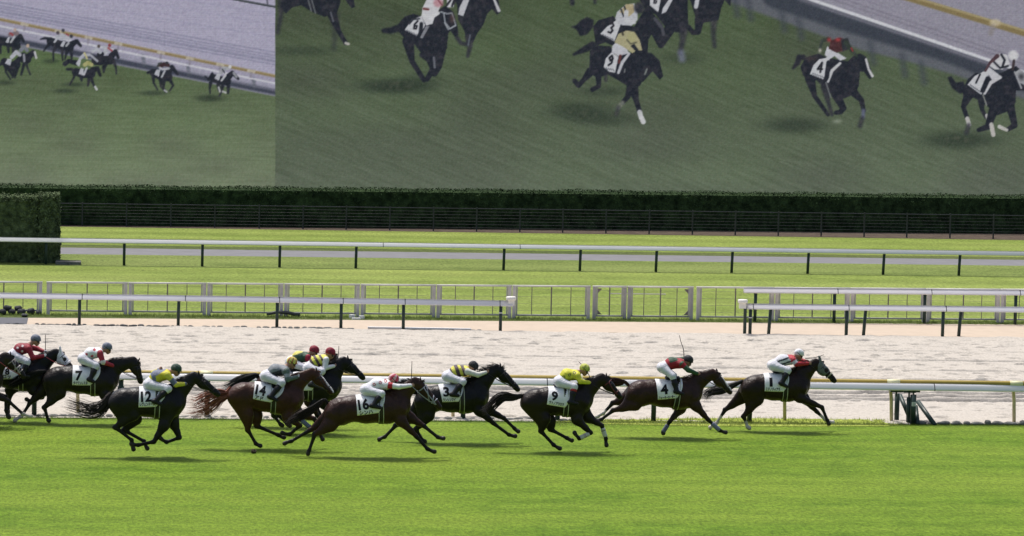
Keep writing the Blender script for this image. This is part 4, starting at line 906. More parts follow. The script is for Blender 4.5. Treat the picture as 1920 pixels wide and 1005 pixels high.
def make_horse(d):
    ox, oy, s = d['crop']; GYP = d['gy']; gx_ = ox+(d['C'][0]+d['W'][0])/2/s
    Yh = gnd(gx_, GYP)[1]
    def W3(uv, yo=0.0, zmin=None):
        p = onY(ox+uv[0]/s, oy+uv[1]/s, Yh+yo)
        if zmin is not None and p[2] < zmin: p[2] = zmin
        return p
    C, Wt, P, Mz = W3(d['C']), W3(d['W']), W3(d['P']), W3(d['M'])
    ex = Wt-C; ex[1] = 0; ex /= np.linalg.norm(ex); ez = np.array([-ex[2], 0, ex[0]]); ey = np.array([0, 1., 0])
    fC = lambda x, z, y=0: C+ex*x+ez*z+ey*y
    fW = lambda x, z, y=0: Wt+ex*x+ez*z+ey*y
    mid = (C+Wt)/2; T_ = .9; body = []
    def add(L, *a, **k): L.append(Prim(*a, **k))
    add(body, fC(-.04, -.31), fC(.22, -.285), .305, .275, 'coat', ys=.92, k=.08)
    add(body, fC(-.18, -.30), fC(-.05, -.36), .215, .26, 'coat', ys=1.0, k=.08)
    add(body, fC(.22, -.285), mid-ez*.33, .272, .305, 'coat', ys=.98, k=.08)
    add(body, mid-ez*.33, fW(-.06, -.355), .305, .335, 'coat', ys=.92, k=.08)
    add(body, fW(-.04, -.36), fW(.20, -.33), .335, .265, 'coat', ys=.82, k=.08)
    add(body, fW(-.18, -.10), fW(.06, -.10), .085, .095, 'coat', ys=.7, k=.10)
    add(body, fW(.26, -.34), fW(.20, -.50), .19, .17, 'coat', ys=.9, k=.08)
    # neck: two chained cones
    hd = Mz-P; hd /= np.linalg.norm(hd); hn = np.array([hd[2], 0, -hd[0]])
    hn = hn if hn[2] < .3 or hn[0] < 0 else hn
    if hn@np.array([-.5, 0, -1.]) < 0: hn = -hn
    N0 = fW(.14, -.27); N2 = P-hd*.02+hn*.10-(P-Wt)/np.linalg.norm(P-Wt)*.05
    up = np.array([-(N2-N0)[2], 0, (N2-N0)[0]]); up /= np.linalg.norm(up)
    N1 = (N0+N2)/2+up*d.get('arch', .02)
    neck = []
    add(neck, N0, N1, .235, .182, 'coat', ys=.56, k=.09); add(neck, N1, N2, .182, .130, 'coat', ys=.60, k=.06)
    # head
    hl = np.linalg.norm(Mz-P); head = []
    H = lambda t, n, y=0: P+hd*t*hl+hn*n+ey*y
    add(head, H(.10, .088), H(.36, .112), .098, .100, 'coat', ys=.85, k=.05)
    add(head, H(.28, .145), H(.42, .115), .088, .074, 'coat', ys=.75, k=.04)
    add(head, H(.36, .080), H(.80, .064), .090, .062, 'coat', ys=.78, k=.04)
    add(head, H(.80, .066), H(.93, .066), .064, .060, 'muzzle', ys=.88, k=.03)
    add(head, H(.84, .105), H(.91, .105), .028, .026, 'muzzle', ys=1.0, k=.02)
    er = d.get('ear', -.35)   # ear lean, back
    for sy in (-1, 1):
        e0 = H(.035, .03, sy*.05); e1 = e0+(-hd*.6-hn*(.9+er)+np.array([-.25, 0, .55]))*.105+ey*sy*.012
        add(head, e0, e1, .027, .008, 'ear', ys=.8, k=.012)
        add(head, H(.30, .045, sy*.062), H(.33, .045, sy*.062), .026, .022, 'coat', ys=.6, k=.02)
        add(head, H(.90, .04, sy*.035), H(.93, .05, sy*.035), .02, .018, 'muzzle', k=.02)
    # legs
    legs = []; cann = {}
    def hind(key, side, pts):
        add(legs, fC(-.04, -.19, .12*side), fC(-.22, -.32, .145*side), .13, .13, 'coat', ys=.9, k=.06)
        st, hk, ft, to = pts; yo = [.15*side, .125*side, .115*side, .11*side]
        hip = fC(-.10, -.34, .12*side); ST, HK, FT, TO = [W3(q, y, .05 if i > 1 else .1) for i, (q, y) in enumerate(zip(pts, yo))]
        if TO[2] < .03: TO[2] = .03
        add(legs, hip, ST, .215, .125, 'coat', ys=.66, k=.05, y0=.15*side+Yh)
        bt = fC(-.25, -.36, .10*side); md = ST*.42+HK*.58
        add(legs, bt, md, .15, .07, 'coat', ys=.7, k=.09, y0=.12*side+Yh)
        add(legs, ST, HK, .122, .056, d.get('gask', 'coat'), ys=.72, k=.06)
        hp = HK+(HK-(ST+FT)/2)/np.linalg.norm(HK-(ST+FT)/2+1e-6)*.022
        add(legs, hp, HK*.75+FT*.25, .046, .037, 'leg', ys=.85, k=.03)
        lower('h'+key, HK, FT, TO, side)
    def lower(key, K, FT, TO, side):
        add(legs, K, FT, .042, .037, 'leg', ys=.8, k=.02)
        add(legs, FT, FT*.92+TO*.08, .048, .044, 'fet', ys=.85, k=.02)
        v = TO-FT; L = np.linalg.norm(v); v = v/L; L = max(L, .12)
        cor = FT+v*(L-.095)
        add(legs, FT, cor, .038, .038, 'past', ys=.9, k=.02)
        fr_ = np.array([-v[2], 0, v[0]]); fr_ = fr_ if fr_[0] > 0 else -fr_
        add(legs, cor+v*.008, TO-v*.03+fr_*.012, .041, .054, 'hoof', ys=.95, k=.012)
        cann[key] = (K, FT, cor)
    def fore(key, side, pts):
        yo = [.155*side, .125*side, .115*side, .11*side]
        EL, KN, FT, TO = [W3(q, y, .05 if i > 1 else .1) for i, (q, y) in enumerate(zip(pts, yo))]
        if TO[2] < .03: TO[2] = .03
        sh = fW(.20, -.36, .12*side)
        add(legs, sh, EL, .17, .105, 'coat', ys=.62, k=.05, y0=.15*side+Yh); add(legs, fW(.02, -.14, .13*side), fW(.27, -.40, .17*side), .085, .105, 'coat', ys=.8, k=.035); add(legs, fW(.0, -.42, .16*side), EL, .12, .09, 'coat', ys=.7, k=.035)
        add(legs, EL, EL*.35+KN*.65, .108, .064, 'coat', ys=.78, k=.06)
        add(legs, EL*.4+KN*.6, KN, .066, .049, d.get('arm', 'coat'), ys=.85, k=.03)
        add(legs, KN, KN*.85+FT*.15, .052, .043, 'leg', ys=.95, k=.02)
        lower('f'+key, KN, FT, TO, side)
    hind('n', -1, d['hn']); hind('f', 1, d['hf']); fore('n', -1, d['fn']); fore('f', 1, d['ff'])
    prims = body+neck+head+legs
    V, Q = mesh_sdf(prims, .0175)
    ti, D = near_tag(prims, V); names = [p.tag for p in prims]
    coat = np.array(d['coat']); dark = np.array(d.get('points', (.010, .009, .009)))
    tc = {'coat': coat, 'leg': dark, 'fet': dark, 'past': dark, 'hoof': (.035, .03, .026), 'muzzle': coat*.35+dark*.5, 'ear': coat*.8}
    Cc = np.array([tc[names[i]] for i in ti], float)
    # socks: pale from fetlock down on the named legs
    li = [i for i, p in enumerate(prims) if p.tag == 'hoof']; order = ['hn', 'hf', 'fn', 'ff']
    for key in d.get('socks', ()):
        K, FT, cor = cann[key]; w = FT-K; L2 = w@w; t = ((V-K)@w)/L2; dist = np.linalg.norm(V-(K+np.clip(t, 0, 1.6)[:, None]*w), axis=1)
        hi_ = d.get('sockh', .55)
        pal = [p for p in prims if p.tag in ('leg', 'fet', 'past', 'hoof')]; g_ = order.index(key)
        legset = {i for i, p in enumerate(prims) if p.tag in ('leg', 'fet', 'past', 'hoof') and (np.linalg.norm(p.a-K) < .9 and (np.allclose(p.a, K) or np.allclose(p.a, FT) or np.linalg.norm(p.a-cor) < .02))}
        mk = np.isin(ti, list(legset)) & (t > hi_); Cc[mk] = np.array([.52, .47, .42])
    if 'blaze' in d:
        t = ((V-P)@hd)/hl; n_ = (V-P)@hn; y_ = np.abs(V[:, 1]-Yh)
        inhead = np.isin(ti, [i for i, p in enumerate(prims) if p in head]); mk = inhead & (t > .18) & (t < d['blaze']) & (y_ < .045) & (n_ < .06); Cc[mk] = (.6, .58, .55)
    Cc = smooth_cols(V, Q, Cc, 2)
    gpt = np.array([(C[0]+Wt[0])/2, Yh, 0.0]); org_ = gpt
    me = npmesh('racehorse', V-org_, Q, True, Cc); ho = link('racehorse', me, M['coat']); ho.location = org_
    tag(ho, d['label'], 'horse', 'racehorses galloping past')
    # eyes
    for sy in (-1, 1):
        bm = bmesh.new(); bmesh.ops.create_icosphere(bm, subdivisions=2, radius=.021); em = bpy.data.meshes.new('eye'); bm.to_mesh(em); bm.free()
        e = link('eye', em, M['goggle'], ho); e.location = H(.315, .045, sy*.072)
    # mane
    hc = np.array(d.get('hair', (.010, .009, .009))); paths, rad, cols = [], [], []
    crest = spline([fW(-.02, -.0), fW(.16, .0)*.35+(N1+up*.155)*.65, N1*.4+N2*.6+up*.125, P+hn*.0-hd*.0], 60)
    ml, mu = d.get('mane', (.13, .6))
    for c0 in crest[3:]:
        for _ in range(4):
            q = c0+np.array([RNG.normal(0, .012), RNG.normal(0, .02), -.02]); L_ = ml*RNG.uniform(.6, 1.25)
            v = np.array([-1+RNG.normal(0, .25), RNG.normal(0, .35), mu+RNG.normal(0, .25)]); v /= np.linalg.norm(v)
            paths.append([q, q+v*L_*.4, q+v*L_*.75+np.array([-.02, 0, -.012]), q+v*L_+np.array([-.05, 0, -.035])]); rad.append(RNG.uniform(.006, .011)); cols.append(hc*RNG.uniform(.7, 1.4))
    for _ in range(14):
        q = H(.02, 0, RNG.normal(0, .02)); v = hd*.8-hn*.25+np.array([-.1, 0, .25+RNG.normal(0, .2)]); paths.append([q, q+v*.05, q+v*.10, q+v*.13]); rad.append(.008); cols.append(hc)
    strands(paths, rad, cols, 'mane', ho)
    # tail
    tw = d.get('tailw', 1.0); tl = [fC(-.34, -.13)]+[W3(q) for q in d['tail']]; TP = spline(tl, 16); paths, rad, cols = [], [], []
    tc1, tc2 = np.array(d.get('tailc', (.011, .010, .010))), np.array(d.get('tailc2', d.get('tailc', (.011, .010, .010))))
    for _ in range(150):
        a = RNG.uniform(0, 6.28); r = math.sqrt(RNG.random()); en = min(RNG.uniform(.72, 1.12), 1.0); n = 12; st = 0 if RNG.random() < .6 else RNG.uniform(0, .35)
        pth = []; dr = RNG.normal(0, .03, 3)
        for i in range(n):
            t = (st+(en-st)*i/(n-1)); x = t*15; j = min(int(x), 14); f_ = x-j; p = TP[j]*(1-f_)+TP[j+1]*f_
            w = (.030+.095*tw*min(t*1.6, 1)**1.0)*r; tn = TP[min(j+1, 15)]-TP[j]; tn = tn/(np.linalg.norm(tn)+1e-9); nrm = np.array([-tn[2], 0, tn[0]])
            pth.append(p+nrm*math.cos(a)*w+ey*math.sin(a)*w*.6+dr*t*t*1.3*tw+np.array([0, 0, .012*math.sin(9*t+a)]))
        paths.append(pth); rad.append(RNG.uniform(.006, .012)); cols.append(tc1+(tc2-tc1)*RNG.random()**1.5)
    strands(paths, rad, cols, 'tail', ho)
    # saddlecloth draped over the back
    bp = body+[p for p in legs if p.ra > .14]
    q4 = [W3(q, -.28) for q in d['cloth']]; TL, BL, BR, TR = q4; nu, nv = 22, 12; rows = []
    uu = np.linspace(0, 1, nu+1); bul = np.sin(np.linspace(0, 1, nv+1)*math.pi)*d.get('bulge', .05)
    topX = TL[0]+(TR[0]-TL[0])*uu
    Pz = np.stack([topX, np.full(nu+1, Yh), np.full(nu+1, max(C[2], Wt[2])+.3)], -1)
    for _ in range(50): Pz[:, 2] -= np.clip(field(bp, Pz)*.6, -.03, .06)
    off = .016
    for j in range(nv+1):
        v = j/nv; X = (TL[0]*(1-v)+BL[0]*v)*(1-uu)+(TR[0]*(1-v)+BR[0]*v)*uu+bul[j]*uu**2
        zt_ = Pz[:, 2]-.015; zb = BL[2]*(1-uu)+BR[2]*uu; Zr = zt_*(1-v)+zb*v+ (math.sin(7*v+Yh)*.0)
        Y = raycast_y(bp, X, Zr, Yh, -1, off=off); rows.append(np.stack([X, Y, Zr], -1))
    cl = np.array(rows); near_rows = cl
    top = np.stack([topX, np.full(nu+1, Yh), Pz[:, 2]+off], -1); farr = cl[::-1].copy(); farr[..., 1] = 2*Yh-farr[..., 1]
    G = np.concatenate([farr, top[None], cl], 0); nr = G.shape[0]; I = np.arange(nr*(nu+1)).reshape(nr, nu+1)
    Qc = np.stack([I[:-1, :-1], I[1:, :-1], I[1:, 1:], I[:-1, 1:]], -1).reshape(-1, 4)
    cm = npmesh('saddle_cloth', G.reshape(-1, 3), Qc); co = link('saddle_cloth', cm, M['cloth'], ho)
    md = co.modifiers.new('thickness', 'SOLIDIFY'); md.thickness = .008; md.offset = -1
    def ink(name, txt, uv, hpx, bold, sx=1.0, rot=0.0, maxw=None):
        me = text_mesh(txt, bold); n = len(me.vertices); c = np.empty(n*3, np.float32); me.vertices.foreach_get('co', c); c = c.reshape(-1, 3)
        lo, hi = c.min(0), c.max(0); ctr = (lo+hi)/2; pxm = FPX/(Yh*math.cos(YAW)) ; k = hpx/s/pxm/(hi[1]-lo[1]); kx = k*sx
        if maxw: kx = maxw/s/pxm/(hi[0]-lo[0])
        bm = bmesh.new(); bm.from_mesh(me)
        for hz in np.linspace(lo[1], hi[1], 7)[1:-1]: bmesh.ops.bisect_plane(bm, geom=bm.verts[:]+bm.edges[:]+bm.faces[:], plane_co=(0, hz, 0), plane_no=(0, 1, 0))
        ctrW = W3(uv, -.28); cc = np.array([v.co[:] for v in bm.verts]); u_ = (cc[:, 0]-ctr[0])*kx; w_ = (cc[:, 1]-ctr[1])*k
        ca, sa = math.cos(rot), math.sin(rot); X = ctrW[0]+u_*ca-w_*sa; Zr = ctrW[2]+u_*sa+w_*ca
        Y = raycast_y(bp, X, Zr, Yh, -1, off=off+.007)
        for v, x, y, z in zip(bm.verts, X, Y, Zr): v.co = (x, y, z)
        bm.to_mesh(me); bm.free(); me.name = name; link(name, me, M['ink'], co)
    slope = math.atan2((BR-BL)[2], (BR-BL)[0])
    if d.get('num'): ink('number', d['num'][0], d['num'][1], d['num'][2]*1.05, .04, d['num'][3] if len(d['num']) > 3 else 1.0, slope)
    if d.get('txt'): ink('name_lettering', d['txt'][0], d['txt'][1], d['txt'][2]*1.15, .03, 1.0, slope, d['txt'][3])
    # girth: dark band with pale edges round the barrel
    gx0 = W3(d['girth'][0], -.28); gx1 = W3(d['girth'][1], -.28)
    for nm_, offx, w, mt, of_ in (('girth', 0, .085, 'blackstrap', .012), ('girth_edge', -.05, .016, 'palestrap', .015), ('girth_edge', .05, .016, 'palestrap', .015)):
        ctr = np.array([(gx0[0]+gx1[0])/2, Yh, (Wt-ez*.36)[2]]); VV = []
        for k in range(40):
            a = 2*math.pi*k/40; dirv = np.array([0, math.cos(a), math.sin(a)]); lx = (gx1[0]-gx0[0])*(-(dirv[2])*.5)
            P0 = ctr+np.array([offx+lx, 0, 0]); R = .55
            Pp = (P0+dirv*R)[None, :].copy()
            for _ in range(40): Pp[0] -= dirv*np.clip(field(bp, Pp)[0]*.6, -.03, .05)
            for sx_ in (-1, 1): VV.append(Pp[0]+dirv*of_+np.array([sx_*w/2, 0, 0]))
        Fq = [(2*k, 2*k+1, (2*k+3) % 80, (2*k+2) % 80) for k in range(40)]
        link(nm_, npmesh(nm_, np.array(VV), np.array(Fq)), M[mt], ho)
    # saddle
    sp_ = [Prim(fW(-.34, .035), fW(-.10, .03), .045, .055, 's', ys=2.6, k=.03), Prim(fW(-.38, .05), fW(-.33, .075), .03, .022, 's', ys=3.5, k=.03)]
    Vs, Qs = mesh_sdf(sp_, .016); link('saddle', npmesh('saddle', Vs, Qs), M['boot'], ho)
    # bridle
    bm_ = MB(); bc = d.get('bridle', None); mt = cmat(bc, .5, 'bridle_strap') if bc else M['blackstrap']; bw = .013 if bc else .009
    def ring(t, n0, rn, ry):
        return [H(t, n0+math.cos(a)*rn)+ey*math.sin(a)*ry+hd*.0 for a in np.linspace(0, 2*math.pi, 17)]
    bm_.tube(ring(.70, .070, .078, .066), bw, 6); bm_.tube(ring(.22, .085, .108, .094)[4:-3] if False else ring(.20, .09, .112, .094), bw, 6)
    for sy in (-1, 1): bm_.tube([H(.20, .06, sy*.098), H(.45, .085, sy*.082), H(.74, .088, sy*.066), H(.80, .088, sy*.058)], bw, 6)
    if d.get('cross'):
        for sy in (-1, 1): bm_.tube([H(.22, -.01, sy*.06), H(.42, .08, sy*.084), H(.62, .165, sy*.05)], bw, 6); bm_.tube([H(.56, .0, sy*.05), H(.66, .09, sy*.074), H(.66, .14, sy*.05)], bw, 6)
    br = bm_.build('bridle', mt, ho, True)
    hand = W3(d['hand']) if d.get('hand') else None
    if hand is not None:
        for sy in (-1, 1):
            rm = MB(); a = H(.80, .10, sy*.062); b_ = hand+ey*sy*.09; mdp = (a+b_)/2+np.array([0, sy*.05, -.03]); rm.tube(spline([a, mdp, b_], 8), .009 if d.get('reinc') else .007, 5)
            rm.build('rein', cmat(d['reinc'], .5, 'rein_webbing') if d.get('reinc') else M['blackstrap'], br, True)
    # hood
    if d.get('hood'):
        hp_ = [Prim(p.a, p.b, p.ra+.012, p.rb+.012, 'h', p.ys*1.03, p.k) for p in head if p.tag in ('coat', 'ear') and p is not None]
        tmin, tmax = d['hood'][1]; ctr = H(.31, .045)
        def cut(Pp):
            t = ((Pp-P)@hd)/hl; n_ = (Pp-P)@hn; e_ = np.sqrt(((t-.40)*hl)**2+(n_-.055)**2)
            c_ = np.maximum(t-tmax, tmin-t-.0); return np.maximum(c_*hl, (d['hood'][2]-e_))
        Vh, Qh = mesh_sdf(hp_, .016, cut); Ch = np.tile(np.array(d['hood'][0], float), (len(Vh), 1))
        link('hood', npmesh('hood', Vh, Qh, True, Ch), M['fabric'], ho)
        if d['hood'][3]:
            cp_ = MB(); cp_.tube(ring(.62, .068, .088, .078), .022, 8); cp_.build('noseband', cmat(d['hood'][3], .7, 'fleece'), ho, True)
    if d.get('band'):
        for (t0, col) in d['band']:
            cp_ = MB(); cp_.tube(ring(t0, .070, .086, .074), .016, 8); cp_.build('noseband', cmat(col, .7, 'fleece'), ho, True)
    # leg bandages
    for key, col, t0, t1 in d.get('wraps', ()):
        K, FT, cor = cann[key]; a, b_ = K+(FT-K)*t0, K+(FT-K)*t1; m_ = MB(); n = 7
        m_.tube([a+(b_-a)*i/(n-1) for i in range(n)], [.052+.004*(i % 2) for i in range(n-1)]+[.054], 12); m_.build('leg_wrap', cmat(col, .75, 'leg_wrap'), ho, True)
    return dict(Yh=Yh, W3=W3, ho=ho, s=s)

# ------------------------------------------------------------------ jockeys
def make_jockey(d, j, hs):
    W3 = hs['W3']; Yh = hs['Yh']
    Hc, HP, SH = W3(j['hel']), W3(j['hip']), W3(j['sh'])
    ey = np.array([0, 1., 0]); torso, arms, legsP, feet, headP, hands = [], [], [], [], [], []
    ax = SH-HP; L = np.linalg.norm(ax); ax /= L; up = np.array([-ax[2], 0, ax[0]])
    B1 = HP+ax*L*.52+up*j.get('arch', .035)
    def add(Ls, *a, **k): Ls.append(Prim(*a, **k))
    pel = [Prim(HP-up*.01, HP+ax*.10+up*.005, .118, .112, 'pelvis', ys=1.25, k=.05)]
    add(torso, HP+ax*.10, B1, .108, .118, 'torso', ys=1.25, k=.05); add(torso, B1, SH-ax*.03-up*.02, .122, .108, 'torso', ys=1.35, k=.05)
    add(torso, SH-ax*.02-up*.02-ey*.13, SH-ax*.02-up*.02+ey*.13, .068, .068, 'torso', k=.05)
    sides = []
    for sy in (-1, 1):
        f = sy == 1
        el = W3(j['felb'] if f and 'felb' in j else j['elb'], sy*j.get('elw', .21)); ha = W3(j['fhand'] if f and 'fhand' in j else j['hand'], sy*.10)
        sh = SH-ax*.0-up*.03+ey*sy*.165
        add(arms, sh, el, .058, .046, 'arm', k=.03); add(arms, el, ha, .046, .030, 'arm', k=.02)
        kn = W3(j['knee'], sy*.27); an = W3(j['ank'], sy*.35); to = W3(j['toe'], sy*.37)
        if f: kn = kn+np.array([.02, 0, .02]); an = an+np.array([.03, 0, 0]); to = to+np.array([.03, 0, 0])
        hp = HP+ey*sy*.10-up*.015
        add(legsP, hp, kn, .100, .066, 'thigh', k=.05); kb = kn+(an-kn)*.16
        add(legsP, kn, kb, .064, .060, 'thigh', k=.03)
        add(feet, kb, kn*.55+an*.45, .058, .058, 'boot', k=.03); add(feet, kn*.55+an*.45, an, .056, .042, 'boot', k=.03)
        fd = to-an; fd /= np.linalg.norm(fd)
        add(feet, an-fd*.045+np.array([0, 0, -.02]), to, .040, .030, 'boot', ys=.95, k=.03)
        fdv = ha-el; fdv /= np.linalg.norm(fdv); add(hands, ha, ha+fdv*.075, .033, .030, 'hand', ys=.75, k=.02); sides.append((sy, ha, fdv, el))
    fx = j.get('face', (1.0, -.35)); fd = np.array([fx[0], 0, fx[1]]); fd /= np.linalg.norm(fd); fu = np.array([-fd[2], 0, fd[0]])
    add(headP, Hc-fu*.015, Hc+fd*.012-fu*.02, .092, .088, 'head', ys=.86, k=.03)
    add(headP, Hc+fd*.035-fu*.065, Hc+fd*.045-fu*.10, .064, .046, 'head', ys=.86, k=.04)
    add(headP, Hc+fd*.055-fu*.125, Hc+fd*.062-fu*.125, .026, .024, 'head', k=.03)
    add(headP, Hc+fd*.098-fu*.055, Hc+fd*.112-fu*.078, .010, .014, 'head', k=.015)
    add(headP, Hc+fd*.095-fu*.112, Hc+fd*.098-fu*.112, .012, .012, 'head', ys=1.8, k=.012)
    for sy in (-1, 1): add(headP, Hc-fd*.005-fu*.06+ey*sy*.078, Hc-fd*.008-fu*.085+ey*sy*.076, .018, .013, 'head', ys=.5, k=.01)
    neckP = [Prim(Hc-fd*.03-fu*.07, SH+up*.03, .052, .058, 'head', k=.03)]
    allp = pel+torso+arms+legsP+feet+headP+neckP+hands
    V, Q = mesh_sdf(allp, .0165)
    # fingers: four unequal bent fingers and a thumb closed on the rein
    fv, ff = [], []
    mb_ = MB()
    for sy, ha, fdv, el in sides:
        pal = ha+fdv*.075; dn = np.array([0, 0, -1.])-fdv*(-fdv[2]); dn /= np.linalg.norm(dn)
        for k in range(4):
            w = (k-1.5)*.017; ln = (.052, .060, .056, .044)[k]; b0 = pal+dn*w*1.0+ey*sy*.008
            mb_.tube([b0-fdv*.02, b0+fdv*ln*.45, b0+fdv*ln*.55-ey*sy*ln*.35, b0+fdv*ln*.1-ey*sy*ln*.6], [.0095, .009, .0085, .007], 6)
        b0 = ha+fdv*.035-dn*.028; mb_.tube([b0, b0+fdv*.03-dn*.014, b0+fdv*.055-ey*sy*.018], [.011, .010, .008], 6)
    tri = []
    for q in mb_.f:
        q = [i+len(V) for i in q]
        if len(q) == 4: tri.append(q)
        else:
            for i in range(1, len(q)-2, 2): tri.append([q[0], q[i], q[i+1], q[i+2]])
    nv0 = len(V); V = np.concatenate([V, np.array(mb_.v)]); Q = np.concatenate([Q, np.array(tri)])
    org_ = np.array([HP[0], Yh, HP[2]-.1]); po = link('person', npmesh('person', V-org_, Q), j.get('glove') and [cmat(j['glove'], .6, 'glove')] or M['skin']); po.location = org_
    tag(po, j['label'], 'person')
    if j.get('glove'):   # skin on the face, gloves on the hands
        po.data.materials.append(M['skin']); ti_, _ = near_tag(allp, V); isn = np.array([allp[i].tag == 'head' for i in ti_]); isn[nv0:] = False
        po.data.polygons.foreach_set('material_index', isn[Q[:, 0]].astype(np.int32))
    infl = lambda Ls, r: [Prim(p.a, p.b, p.ra+r, p.rb+r, p.tag, p.ys, p.k, p.y0) for p in Ls]
    # silks
    sp = infl(torso+arms, .013); wr_ = lambda p: p
    Vs, Qs = mesh_sdf(sp, .0135); ti, D = near_tag(sp, Vs); isarm = np.array([sp[i].tag == 'arm' for i in ti]); t = ((Vs-HP)@ax)/L; v = (Vs-HP)@up; yy_ = Vs[:, 1]-Yh
    tt = ti.copy(); Cs = j['silk'](t, v, yy_, Vs, isarm, HP, SH); 
    at_ = np.zeros(len(Vs)); arm_i = [i for i, p in enumerate(sp) if p.tag == 'arm']
    for i in arm_i:
        p = sp[i]; w = p.b-p.a; q = np.clip(((Vs-p.a)@w)/(w@w), 0, 1); at_ = np.where(ti == i, q+(1 if (arm_i.index(i) % 2) else 0), at_)
    Ca = j['sleeve'](at_, Vs, yy_); Cs = np.where(isarm[:, None], Ca, Cs)
    link('silks', npmesh('silks', Vs, Qs, True, Cs), M['fabric'], po)
    Vb, Qb = mesh_sdf(infl(pel+legsP, .012), .0145); link('breeches', npmesh('breeches', Vb, Qb), M['breech'], po)
    for g_ in (feet[:3], feet[3:]):
        Vf, Qf = mesh_sdf(infl(g_, .010), .0135); bo = link('boot', npmesh('boot', Vf, Qf), M['boot'], po)
        if j.get('cuff'):
            m_ = MB(); a = g_[0].a; b_ = g_[0].b; m_.tube([a-(b_-a)*.1, a+(b_-a)*.5], [.076, .076], 14); m_.build('boot_cuff', cmat(j['cuff'], .6, 'boot_cuff'), bo, True)
    # helmet: domed shell over a short peak
    hp2 = [Prim(Hc-fd*.012+fu*.004, Hc+fd*.012+fu*.004, .112, .110, 'h', ys=.90, k=.02)]
    def cut(Pp): return -((Pp-Hc)@(fu*.95-fd*.22)+.038)
    def cut2(Pp): return -((Pp-Hc)@(fu)+.030)
    Vh, Qh = mesh_sdf(hp2, .013, cut); Ch = j['cap'](Vh-Hc, fd, fu); he = link('helmet', npmesh('helmet', Vh, Qh, True, Ch), M['fabric'], po)
    pk = [Prim(Hc+fd*.09+fu*.004-ey*.035, Hc+fd*.09+fu*.004+ey*.035, .030, .030, 'p', k=.02), Prim(Hc+fd*.115-fu*.006-ey*.02, Hc+fd*.115-fu*.006+ey*.02, .022, .022, 'p', k=.02)]
    def cutp(Pp): q = (Pp-Hc)@fu; return np.abs(q+.004)-.009
    Vp, Qp = mesh_sdf(pk, .009, cutp); link('peak', npmesh('peak', Vp, Qp, True, np.tile(np.array(j.get('peakc', Ch.mean(0)), float), (len(Vp), 1))), M['fabric'], he)
    gp = [Prim(Hc+fd*.072-fu*.042-ey*.045, Hc+fd*.072-fu*.042+ey*.045, .032, .032, 'g', k=.02)]
    Vg, Qg = mesh_sdf(gp, .010); go_ = link('goggles', npmesh('goggles', Vg, Qg), M['goggle'], po)
    sm = MB(); sm.tube([Hc+fd*.08-fu*.04+ey*.07, Hc+ey*.105-fu*.01, Hc-fd*.06+ey*.09+fu*.01, Hc-fd*.115+fu*.012, Hc-fd*.06-ey*.09+fu*.01, Hc-ey*.105-fu*.01, Hc+fd*.08-fu*.04-ey*.07], .008, 6); sm.build('strap', M['blackstrap'], go_, True)
    if j.get('whip'):
        a = W3(j['whip'][0], j.get('whipy', .1)); b_ = W3(j['whip'][-1], j.get('whipy', .1)); m_ = MB()
        pts_ = [W3(q, j.get('whipy', .1)) for q in j['whip']]; pts_ = spline(pts_, 8)
        m_.tube(pts_[:3], .011, 6); m_.tube(pts_[2:], np.linspace(.010, .007, 6), 6)
        o = m_.build('riding_whip', M['whip'], None, True); tag(o, j['whipl'], 'whip')
    return po

def const(c): return lambda *a: np.tile(np.array(c, float), (len(a[0]), 1))
def hoops(base, stripe, edges, tail=None):
    def f(t, v, y, V, arm, HP, SH):
        C = np.tile(np.array(base, float), (len(t), 1))
        for a, b in edges: C[(t > a) & (t < b)] = stripe
        return C
    return f
def dots(base, dot, spots, r=.045):
    """spots: (t along torso, height above axis) on both flanks"""
    def f(t, v, y, V, arm, HP, SH):
        C = np.tile(np.array(base, float), (len(t), 1)); L = np.linalg.norm(SH-HP)
        for a, b in spots: C[((t-a)*L)**2+(v-b)**2 < r*r] = dot
        return C
    return f
def rings(base, dot, spots, r0=.022, r1=.045):
    def f(t, v, y, V, arm, HP, SH):
        C = np.tile(np.array(base, float), (len(t), 1)); L = np.linalg.norm(SH-HP)
        for a, b in spots: q = ((t-a)*L)**2+(v-b)**2; C[(q < r1*r1) & (q > r0*r0)] = dot
        return C
    return f
def armbands(base, band, rngs):
    def f(at, V, y):
        C = np.tile(np.array(base, float), (len(at), 1))
        for a, b in rngs: C[(at > a) & (at < b)] = band
        return C
    return f
def cap1(c): return lambda Q, fd, fu: np.tile(np.array(c, float), (len(Q), 1))
def cap_spl(c, c2, n=8, w=.5):
    def f(Q, fd, fu):
        a = np.arctan2(Q[:, 1], Q@fd); C = np.tile(np.array(c, float), (len(Q), 1)); C[(np.sin(a*n/1.0) > w)] = c2; return C
    return f
RED, DRED, YEL, BRN, WHT, GRY, BLU, GRN = (.40, .022, .035), (.16, .012, .022), (.66, .62, .09), (.075, .045, .055), (.74, .74, .76), (.30, .34, .38), (.13, .15, .20), (.035, .085, .045)
BLACK, BAY, DBAY, CHEST = (.012, .011, .011), (.045, .020, .014), (.022, .014, .012), (.075, .028, .016)
